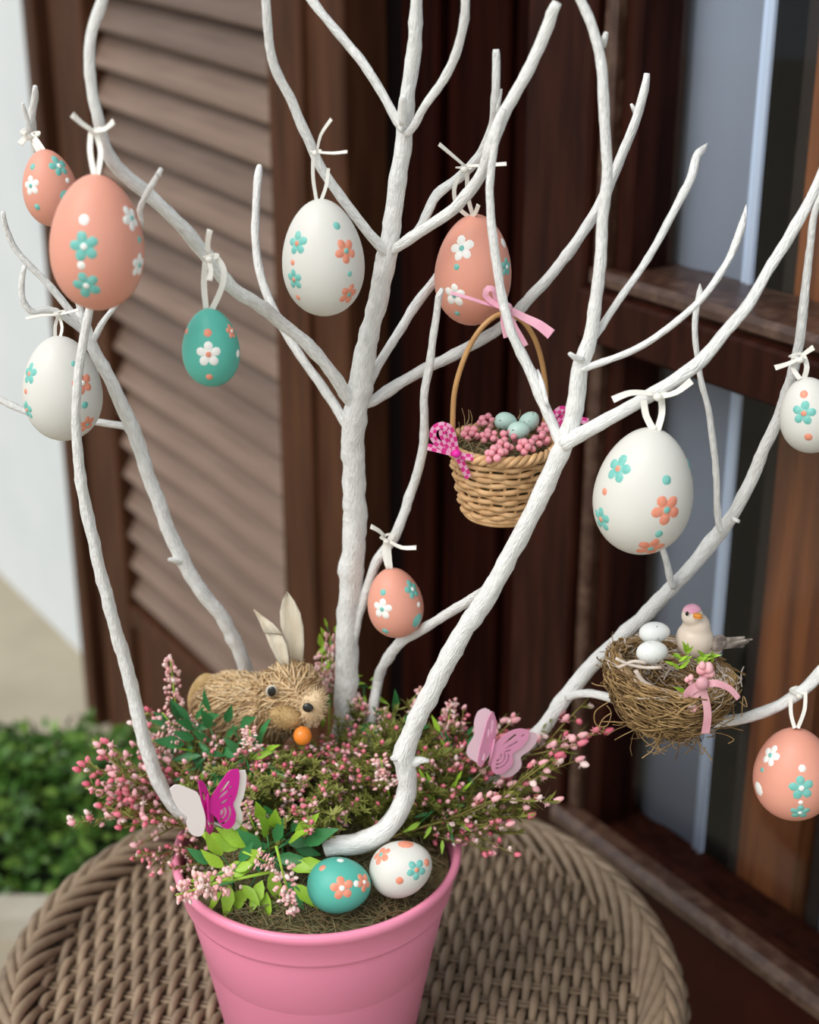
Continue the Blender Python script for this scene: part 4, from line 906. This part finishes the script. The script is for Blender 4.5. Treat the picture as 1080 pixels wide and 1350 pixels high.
# ================================================================== BUTTERFLIES
def in_poly(p, poly):
    c = False; n = len(poly)
    for i in range(n):
        a, b_ = poly[i], poly[i - 1]
        if (a[1] > p[1]) != (b_[1] > p[1]) and p[0] < (b_[0] - a[0]) * (p[1] - a[1]) / (b_[1] - a[1]) + a[0]: c = not c
    return c
def wing(par, name, m, outline, Yf, holes=(), thick=.0007):
    o2 = [q[:2] for q in smooth_path([(*q, 0) for q in outline + [outline[0]]], 4.0)[:-1]]
    loops = [o2] + [list(h) for h in holes]; vs_ = []; ed = []
    for lp in loops:
        b0 = len(vs_); vs_ += [Vector(q) for q in lp]; ed += [(b0 + i, b0 + (i + 1) % len(lp)) for i in range(len(lp))]
    r = delaunay_2d_cdt(vs_, ed, [], 0, 1e-4); vv, ff = r[0], r[2]; fs = []
    for t in ff:
        c = sum((vv[i] for i in t), Vector((0, 0))) / len(t)
        if in_poly(c, o2) and not any(in_poly(c, h) for h in holes): fs.append(tuple(t))
    n = len(vv); top = [P(q.x, q.y, Yf(q.x)) for q in vv]
    nrm = (P(outline[3][0], outline[3][1], Yf(outline[3][0])) - P(outline[0][0], outline[0][1], Yf(outline[0][0]))).cross(P(outline[7][0], outline[7][1], Yf(outline[7][0])) - P(outline[0][0], outline[0][1], Yf(outline[0][0]))).normalized()
    if nrm.y < 0: nrm = -nrm
    cnt = {}
    for t in fs:
        for i in range(len(t)): e = (t[i], t[(i + 1) % len(t)]); cnt[tuple(sorted(e))] = cnt.get(tuple(sorted(e)), 0) + 1
    sides = [(a, c, c + n, a + n) for (a, c), k in cnt.items() if k == 1]
    b = MB(); b.add(top + [q + nrm * thick for q in top], fs + [tuple(i + n for i in reversed(t)) for t in fs] + sides); return b.build(name, M[m], par, smooth=False)
def slot(x0, y0, x1, y1, w):
    d = math.hypot(x1 - x0, y1 - y0); nx, ny = -(y1 - y0) / d, (x1 - x0) / d; t = w * .35
    return [(x0, y0), (x0 + (x1 - x0) * .5 + nx * w * .5, y0 + (y1 - y0) * .5 + ny * w * .5), (x1 + nx * w * .5, y1 + ny * w * .5), (x1 + (x1 - x0) / d * t, y1 + (y1 - y0) / d * t), (x1 - nx * w * .5, y1 - ny * w * .5), (x0 + (x1 - x0) * .5 - nx * w * .5, y0 + (y1 - y0) * .5 - ny * w * .5)]
def arc(cx, cy, r, a0, a1, w):
    A = [math.radians(a0 + (a1 - a0) * i / 5) for i in range(6)]
    return [(cx + (r + w / 2) * math.cos(a), cy + (r + w / 2) * math.sin(a)) for a in A] + [(cx + (r - w / 2) * math.cos(a), cy + (r - w / 2) * math.sin(a)) for a in reversed(A)]
y0 = -.052; sY = MPP(272, 1065, y0)
b1 = thing('paper_butterfly', P(273, 1068, y0), 'magenta and white cutout butterfly at the left rim of the pot', 'butterfly')
wing(b1, 'white_wing', 'bf_white', [(224, 1041), (229, 1036), (237, 1035), (252, 1041), (261, 1046), (266, 1059), (271, 1078), (270, 1093), (266, 1102), (256, 1102), (249, 1096), (246, 1085), (248, 1078), (240, 1072), (230, 1058)], lambda x: y0 - .004 + (272 - x) * sY * -.35)
wing(b1, 'cutout_wing', 'bf_magenta', [(262, 1031), (266, 1029), (272, 1036), (277, 1052), (277, 1068), (282, 1078), (281, 1095), (275, 1101), (272, 1085), (267, 1060)], lambda x: y0 + (272 - x) * sY * -1.6, [slot(272, 1060, 268, 1045, 3), slot(274, 1078, 277, 1090, 3)])
RWING = [(314.6, 1014), (304, 1016), (295, 1026), (285, 1041), (276, 1056), (274, 1068), (285, 1078), (290, 1087), (298, 1093), (305, 1091), (310, 1084), (311, 1072), (307.5, 1061), (312, 1050), (315.5, 1033), (316, 1020)]
fy = lambda x: y0 + (x - 275) * sY * .45
wing(b1, 'cutout_wing', 'bf_magenta', RWING, fy, [slot(287, 1049, 302, 1031, 3.6), slot(286, 1056, 300, 1043, 3.6), slot(289, 1062, 299, 1055, 3.4), slot(303, 1041, 305, 1037, 3), slot(303, 1052, 304, 1049, 2.5), arc(289, 1071, 4, -50, 60, 4), arc(288, 1071, 10, -40, 75, 3.2), arc(288, 1071, 16, -30, 80, 2.8)])
wing(b1, 'white_wing', 'bf_white', [(x + 9, y + 1.5) for x, y in RWING], lambda x: fy(x) + .0016)
b = MB(); tube(b, smooth_path([tuple(P(274, 1046, y0 - .001)), tuple(P(274, 1066, y0 - .001)), tuple(P(276, 1084, y0 - .001))], .002), [.0008, .001, .0012, .0013, .0012, .0011, .001, .001, .0009, .0008, .0007, .0006, .0006, .0006, .0006, .0006, .0006][:len(smooth_path([tuple(P(274, 1046, y0 - .001)), tuple(P(274, 1066, y0 - .001)), tuple(P(276, 1084, y0 - .001))], .002))], 6); b.build('body', M['bf_magenta'], b1)
pw = P(276, 1084, y0); b = MB(); tube(b, [pw, pw + Vector((.012, .02, -.022)), pw + Vector((.03, .04, -.034))], .0005, 5); b.build('wire', M['hay1'], b1)
y2 = .0; s2Y = MPP(650, 990, y2)
b2 = thing('paper_butterfly', P(650, 1000, y2), 'pale pink cutout butterfly above the right side of the pot', 'butterfly')
LW = [(639, 934), (630, 938), (625, 952), (625, 968), (617, 983), (615, 994), (622, 1001), (631, 1006), (640, 1003), (649, 985), (652, 962), (648, 940)]
wing(b2, 'pale_wing', 'bf_palepink', LW, lambda x: y2 + .004 + (650 - x) * s2Y * .5)
wing(b2, 'cutout_wing', 'bf_pink', [(649, 938), (653, 944), (655, 957), (653, 972), (649, 985), (643, 997), (634, 1012), (630, 1009), (632, 992), (637, 972), (643, 950)], lambda x: y2 + (650 - x) * s2Y * -1.0, [slot(647, 972, 650, 950, 3.2), slot(643, 975, 645, 962, 2.5), slot(640, 990, 637, 1002, 3)])
RW2 = [(650, 984), (659, 975), (672, 965), (686, 961), (697, 964), (696, 975), (687, 986), (676, 994), (677, 1005), (670, 1015), (659, 1021), (650, 1018), (647, 1003)]
fy2 = lambda x: y2 + (x - 650) * s2Y * .35
wing(b2, 'cutout_wing', 'bf_pink', RW2, fy2, [slot(662, 983, 680, 969, 3.2), slot(665, 988, 682, 978, 3), slot(687, 971, 691, 969, 2.8), slot(664, 992, 673, 989, 2.6), arc(655, 997, 6, -30, 90, 2.6), arc(655, 997, 11, -20, 95, 2.4), arc(655, 997, 16, -10, 95, 2.4)])
wing(b2, 'pale_wing', 'bf_palepink', [(x + 11, y + 4) for x, y in RW2], lambda x: fy2(x) + .002)
b = MB(); tube(b, [P(652, 974, y2 - .001), P(649, 990, y2 - .001), P(645, 1010, y2 - .001)], [.0007, .0012, .0007], 6); b.build('body', M['bf_pink'], b2)
pw = P(646, 1008, y2); b = MB(); tube(b, [pw, pw + Vector((-.015, .005, -.02)), pw + Vector((-.035, .008, -.035))], .0005, 5); b.build('wire', M['hay1'], b2)

# ================================================================== FLOWERS AND LEAVES
def bud(b, p, d, r, mi, rg, star=True):
    d = d.normalized(); q = d.to_track_quat('Z', 'Y'); ellipsoid(b, p + d * r * 1.1, (r, r, r * 1.35), 6, 4, mi, q, .25)
    if star:
        o = d.orthogonal().normalized(); w = d.cross(o)
        for k in range(5):
            a = 2 * math.pi * k / 5 + rg.random(); e = o * math.cos(a) + w * math.sin(a); e3 = o * math.cos(a + .5) + w * math.sin(a + .5)
            b.add([p, p + e * r * .9, p + (e + e3) * r * .95 + d * r * .1, p + e3 * r * .9], [(0, 1, 2, 3)], mi)
def sprig_variant(seed, nb, dense=1.0):
    rg = random.Random(seed); st = MB(); bl = MB(); L = .10
    bend = Vector((rg.uniform(-.012, .012), rg.uniform(-.012, .012), 0))
    path = lambda t: Vector((0, 0, L * t)) + bend * (4 * t * (1 - t)) + Vector((.0015 * math.sin(9 * t + seed), .0015 * math.cos(7 * t), 0))
    tube(st, [path(t / 8) for t in range(9)], [.0009 - .0006 * t / 8 for t in range(9)], 5)
    twigs = [(path, .35, 1.0)]
    for i in range(6):
        t0 = rg.uniform(.25, .8); a = rg.uniform(0, 6.28); ln = L * rg.uniform(.18, .34); d = Vector((math.cos(a) * .6, math.sin(a) * .6, .8)).normalized(); p = path(t0)
        tp = (lambda p, d, ln: lambda t: p + d * ln * t + Vector((0, 0, ln * .15 * t * t)))(p, d, ln); tube(st, [tp(0), tp(.5), tp(1)], [.0006, .0005, .0003], 4, mi=0); twigs.append((tp, .4, 1.0))
    for tp, a0, a1 in twigs:
        main = tp is path
        for i in range(int((34 if main else 12) * dense)):
            t = rg.uniform(.05, 1); p = tp(t); a = rg.uniform(0, 6.28); d = Vector((math.cos(a), math.sin(a), rg.uniform(.2, 1.2))).normalized(); l = rg.uniform(.005, .010); w = d.cross(Vector((0, 0, 1))).normalized() * .0009
            st.add([p - w * .5, p + w * .5, p + d * l * .6 + w, p + d * l, p + d * l * .6 - w], [(0, 1, 2, 3, 4)], 1)
        n = nb if main else (3 if nb > 4 else 0)
        for i in range(n):
            t = a0 + (a1 - a0) * ((i + rg.random()) / n); p = tp(min(1, t)); a = rg.uniform(0, 6.28); d = Vector((math.cos(a), math.sin(a), rg.uniform(.2, 1.0))).normalized(); l = rg.uniform(.002, .005)
            tube(st, [p, p + d * l], .00025, 3, cap=False); bud(bl, p + d * l, d, rg.uniform(.0012, .0020), rg.choices((0, 1, 2), (4, 4, 3))[0], rg)
        p = tp(1)
        if nb > 4 or main or rg.random() < .4: bud(bl, p, Vector((0, 0, 1)), .0020, rg.choice((0, 1)), rg)
    return st.mesh('stem', [M['sprig'], M['needle']]), bl.mesh('blossoms', [M['bud_rose'], M['bud_pink'], M['bud_pale']])
VAR = [sprig_variant(40 + i, 12) for i in range(5)] + [sprig_variant(60 + i, 1, 3.2) for i in range(3)]
def sprig(base, tip, vi, label, group, roll=None, w=1.0, sag=0):
    base = Vector(base); tip = Vector(tip); d = tip - base; L = d.length
    t = thing('heather_sprig', base, label, 'flower', group)
    t.rotation_mode = 'QUATERNION'; t.rotation_quaternion = d.to_track_quat('Z', 'Y') @ Quaternion((0, 0, 1), random.uniform(0, 6.28) if roll is None else roll)
    sc = L / .10; ws2 = min(1.15, max(.8, sc)) * w; t.scale = (ws2, ws2, sc)
    for nm, me in zip(('stem', 'blossoms'), VAR[vi]): link_mesh(nm, me, t)
    return t
random.seed(17)
GL = 'heather sprigs spilling over the left of the pot'; GR = 'heather sprigs spilling over the right of the pot'; GM = 'heather sprigs filling the middle of the pot'
LEFT = [((105, 1020), .0, 'longest pink heather sprig pointing left, upper of the left tips'), ((99, 1084), -.01, 'longest pink heather sprig pointing left, lower of the left tips'), ((132, 985), .03, None), ((150, 1000), .02, None), ((135, 1062), -.005, None), ((160, 1095), -.015, None), ((180, 955), .03, None), ((160, 1035), .01, None), ((205, 975), .03, None), ((150, 1018), .03, None), ((185, 1120), -.02, None), ((215, 1150), -.03, None)]
for i, ((x, y), Y, lb) in enumerate(LEFT):
    sprig((PC.x - .045 + random.uniform(-.02, .02), Y * .6 + random.uniform(-.01, .02), ZR + .004), P(x, y, Y), i % 5, lb or 'pink heather sprig spreading left ' + ('above the slim branch foot' if y < 1010 else 'behind the white butterfly wing' if y < 1080 else 'low over the left pot rim'), GL)
RIGHT = [((797, 966), .02, 'red-pink heather sprig reaching farthest right under the nest'), ((760, 1005), .0, 'pale pink heather sprig pointing right below the butterfly'), ((742, 975), .035, None), ((705, 1050), -.005, None), ((690, 1062), -.01, None), ((735, 1000), .01, None), ((668, 1085), -.015, None), ((660, 1075), .0, None), ((640, 955), .05, None), ((612, 935), .05, None), ((680, 985), .04, None), ((700, 1010), .02, None), ((650, 1050), .0, None), ((640, 1030), .01, None)]
for i, ((x, y), Y, lb) in enumerate(RIGHT):
    sprig((PC.x + .050 + random.uniform(-.02, .012), max(.0, Y * .6) + random.uniform(-.005, .02), ZR + .002), P(x, y, Y), (i + 2) % 8 if i > 2 else i, lb or 'heather sprig spreading right ' + ('above the pale pink butterfly' if y < 980 else 'just below the pale pink butterfly' if y < 1040 else 'low over the right pot rim'), GR)
# the thick middle: in front of the rabbit and behind the right branch
k = 0
def zone(x, y):
    if x < 300: return 'right behind the magenta butterfly'
    if x < 445: return 'in front of the rabbit' if y < 1025 else 'behind the teal pot egg'
    if x < 530: return 'at the foot of the trunk' if y < 1000 else 'left of the bent branch foot'
    if y < 970: return 'behind the right branch'
    return 'right of the bent branch, beside the pale butterfly' if y < 1030 else 'behind the white pot egg at the right rim'
for x, y, Y in [(350, 985, .03), (380, 988, .03), (408, 985, .03), (428, 975, .045), (395, 998, .02), (330, 988, .03), (415, 992, .02), (436, 985, .05), (368, 988, .04), (340, 992, .005), (366, 1000, .0), (392, 998, .0), (318, 996, .0), (385, 1012, -.005), (412, 1000, .0), (430, 990, .005), (345, 1015, -.005), (300, 1010, -.01), (270, 1000, .0), (245, 1010, .0), (365, 1025, -.02), (400, 1030, -.02), (430, 1020, -.015), (340, 1045, -.025), (310, 1040, -.02), (280, 1035, -.015), (455, 1005, .01), (475, 985, .02), (490, 965, .03), (510, 950, .04), (475, 1030, -.01), (495, 1010, .0), (505, 985, .01), (560, 930, .05), (575, 960, .04), (590, 985, .02), (600, 1010, .01), (570, 1010, .01), (585, 1040, .0), (560, 990, .02), (610, 1040, .0), (580, 1060, -.005), (440, 1050, -.02), (415, 1065, -.03), (470, 1055, -.012), (385, 1070, -.035), (350, 1080, -.03), (520, 965, .03), (545, 950, .05), (600, 960, .04), (240, 985, .02), (260, 1030, .0), (460, 950, .05), (480, 940, .06), (620, 1000, .02), (560, 1065, -.005), (505, 1045, .0), (450, 1075, -.02), (625, 1060, -.005), (500, 1065, -.008), (600, 1075, -.01), (570, 1035, .005), (590, 1020, .01), (545, 1000, .02), (555, 1045, .0), (420, 1040, -.015), (375, 1045, -.02)]:
    tip = P(x, y, Y); bx = PC.x + (tip.x - PC.x) * .55 + random.uniform(-.012, .012); by = Y + random.uniform(.0, .02)
    r = math.hypot(bx - PC.x, by); 
    if r > .08: bx = PC.x + (bx - PC.x) * .08 / r; by *= .08 / r
    dense = k % 3 != 0
    sprig((bx, by, bed_z(bx, by) - .003), tip + Vector((0, 0, .002)), (5 + k % 3) if dense or x > 545 and k % 2 else k % 5, ('leafy olive heather sprig ' if dense else 'pink budded heather sprig ') + zone(x, y), GM, w=1.05); k += 1
# dense blossom spikes
def spike_variant(seed, n):
    rg = random.Random(seed); st = MB(); bl = MB(); L = .034
    tube(st, [(0, 0, -.02), (.0008, 0, 0), (0, .001, L)], [.001, .0008, .0005], 5)
    for i in range(n):
        t = (i + .5) / n; a = rg.uniform(0, 6.28); t = min(1, max(0, t + rg.gauss(0, .05))); r = .0072 * (1 - .5 * t) * rg.uniform(.35, 1.15); p = Vector((r * math.cos(a), r * math.sin(a), L * t)); d = Vector((math.cos(a) + rg.gauss(0, .4), math.sin(a) + rg.gauss(0, .4), rg.uniform(-.3, .8)))
        bud(bl, p, d, rg.uniform(.0010, .0019), rg.choices((0, 1, 2), (5, 3, 1))[0], rg, star=i % 2 == 0)
    return st.mesh('stem', [M['lime']]), bl.mesh('blossoms', [M['spike'], M['bud_pale'], M['bud_pink']])
SPK = [spike_variant(90 + i, 60) for i in range(3)]
def spike(base, tip, vi, label, fat=1.0):
    base = Vector(base); d = Vector(tip) - base; t = thing('blossom_spike', base, label, 'flower', 'dense pink blossom spikes'); sc = d.length / .034
    t.rotation_mode = 'QUATERNION'; t.rotation_quaternion = d.to_track_quat('Z', 'Y'); t.scale = (fat, fat, sc)
    for nm, me in zip(('stem', 'blossoms'), SPK[vi % 3]): link_mesh(nm, me, t)
for i, (x0, y0_, x1, y1, Y, fat, lb) in enumerate([(232, 930, 223, 870, .045, .8, 'tall pink blossom spike standing left of the rabbit tail'), (240, 970, 212, 940, .03, .9, 'small pink blossom spike below the rabbit tail at the left'), (232, 985, 190, 975, .02, 1.0, 'pink blossom spike leaning left above the left branch foot'), (312, 1158, 238, 1172, -.075, 1.25, 'big pink blossom spike lying over the left pot rim'), (280, 1165, 232, 1182, -.080, 1.0, 'pink blossom spike drooping lowest over the left pot rim'), (372, 1148, 385, 1202, -.078, 1.0, 'pink blossom spike hanging down in front of the moss'), (335, 1130, 360, 1142, -.072, .8, 'small pink blossom spike amid the lime leaves'), (435, 920, 437, 838, .085, .8, 'pink and green blossom spike behind the trunk, right of the rabbit ears'), (425, 905, 424, 862, .075, .8, 'pink blossom spike just right of the rabbit ears'), (480, 965, 472, 920, .065, .9, 'pink blossom spike right of the trunk foot'), (500, 970, 505, 935, .06, .9, 'pink blossom spike between the trunk and the right branch'), (552, 945, 556, 905, .055, .9, 'pink blossom spike left of the right branch'), (590, 960, 597, 925, .05, .8, 'pink blossom spike right of the right branch'), (330, 985, 328, 962, .0, .8, 'small pink blossom spike before the rabbit chest'), (335, 1090, 322, 1060, -.03, 1.0, 'pink blossom spike right of the magenta butterfly'), (255, 960, 240, 945, .03, .7, 'tiny pink blossom spike left of the rabbit'), (510, 1035, 500, 1000, .0, .9, 'pink blossom spike left of the branch knot'), ]):
    spike(P(x0, y0_, Y), P(x1, y1, Y), i, lb, fat)
# leafy picks
rg = random.Random(31)
def pick(x, y, Y, spread, n, L, kinds, label, seedv, squash=1.0, z=None):
    c = PZ(x, y, z) if z else P(x, y, Y); s = MPP(x, y, c.y); rg = random.Random(seedv)
    t = thing('leafy_pick', c, label, 'leaves', 'green leafy picks in the pot')
    b = MB(); tube(b, [c + Vector((0, .012, -.03)), c + Vector((0, .004, -.01)), c], .0009, 5); b.build('stem', M['leaf'], t)
    for i in range(n):
        a = i * 2.4 + rg.uniform(-.3, .3); rr_ = spread * s * math.sqrt((i + .5) / n); p = c + Vector((rr_ * math.cos(a), rr_ * .5 * math.sin(a) - .002, rr_ * math.sin(a) * squash))
        d = Vector((math.cos(a) * .9, -.35 + rg.uniform(-.4, .4), math.sin(a) * squash + .25)); k = rg.choice(kinds)
        o = leaf_at(t, p, d, L * s * rg.uniform(.75, 1.15), k, rg)
        if i % 2 == 0: b = MB(); tube(b, [c, (c + p) / 2 + Vector((0, 0, .001)), p], .0005, 4); b.build('stalk', M['leaf'], t)
pick(356, 1128, 0, 50, 24, 52, (LM, LL, LL), 'leafy pick with lime and deep green leaves at the front left of the pot', 1, z=.772)
pick(305, 1148, 0, 28, 10, 42, (LL, LL, LM), 'bright lime leafy pick just above the left pot rim', 2, z=.765)
pick(372, 1105, 0, 26, 10, 36, (LM, LM, LL), 'deep green leafy pick left of the branch foot', 3, z=.775)
pick(285, 985, .02, 48, 24, 42, (LN, LM, LX), 'narrow green leafy pick below the rabbit body', 4)
pick(248, 960, .03, 28, 12, 34, (LN, LM), 'green leafy pick below the rabbit tail', 5)
pick(325, 1000, .005, 34, 14, 36, (LN, LX, LM), 'narrow leaved green pick in front of the rabbit', 6)
pick(435, 895, .085, 28, 16, 26, (LL, LX, LN), 'lime leafy pick between the rabbit head and the trunk', 7, squash=1.6)
pick(437, 845, .09, 12, 9, 20, (LX, LL), 'small lime leaf tip behind the trunk above the rabbit', 8, squash=2.2)
pick(520, 960, .06, 24, 9, 40, (LM, LN), 'deep green leaves between the trunk and the right branch', 9)
pick(600, 1000, .03, 40, 16, 26, (LX, LN, LX), 'olive green leafy pick left of the pale pink butterfly', 10)
pick(585, 1060, .0, 40, 16, 24, (LX, LN), 'small leaved green pick at the right pot rim', 11)
pick(480, 905, .085, 22, 8, 26, (LX,), 'thin lime leaves right of the trunk', 12, squash=.6)
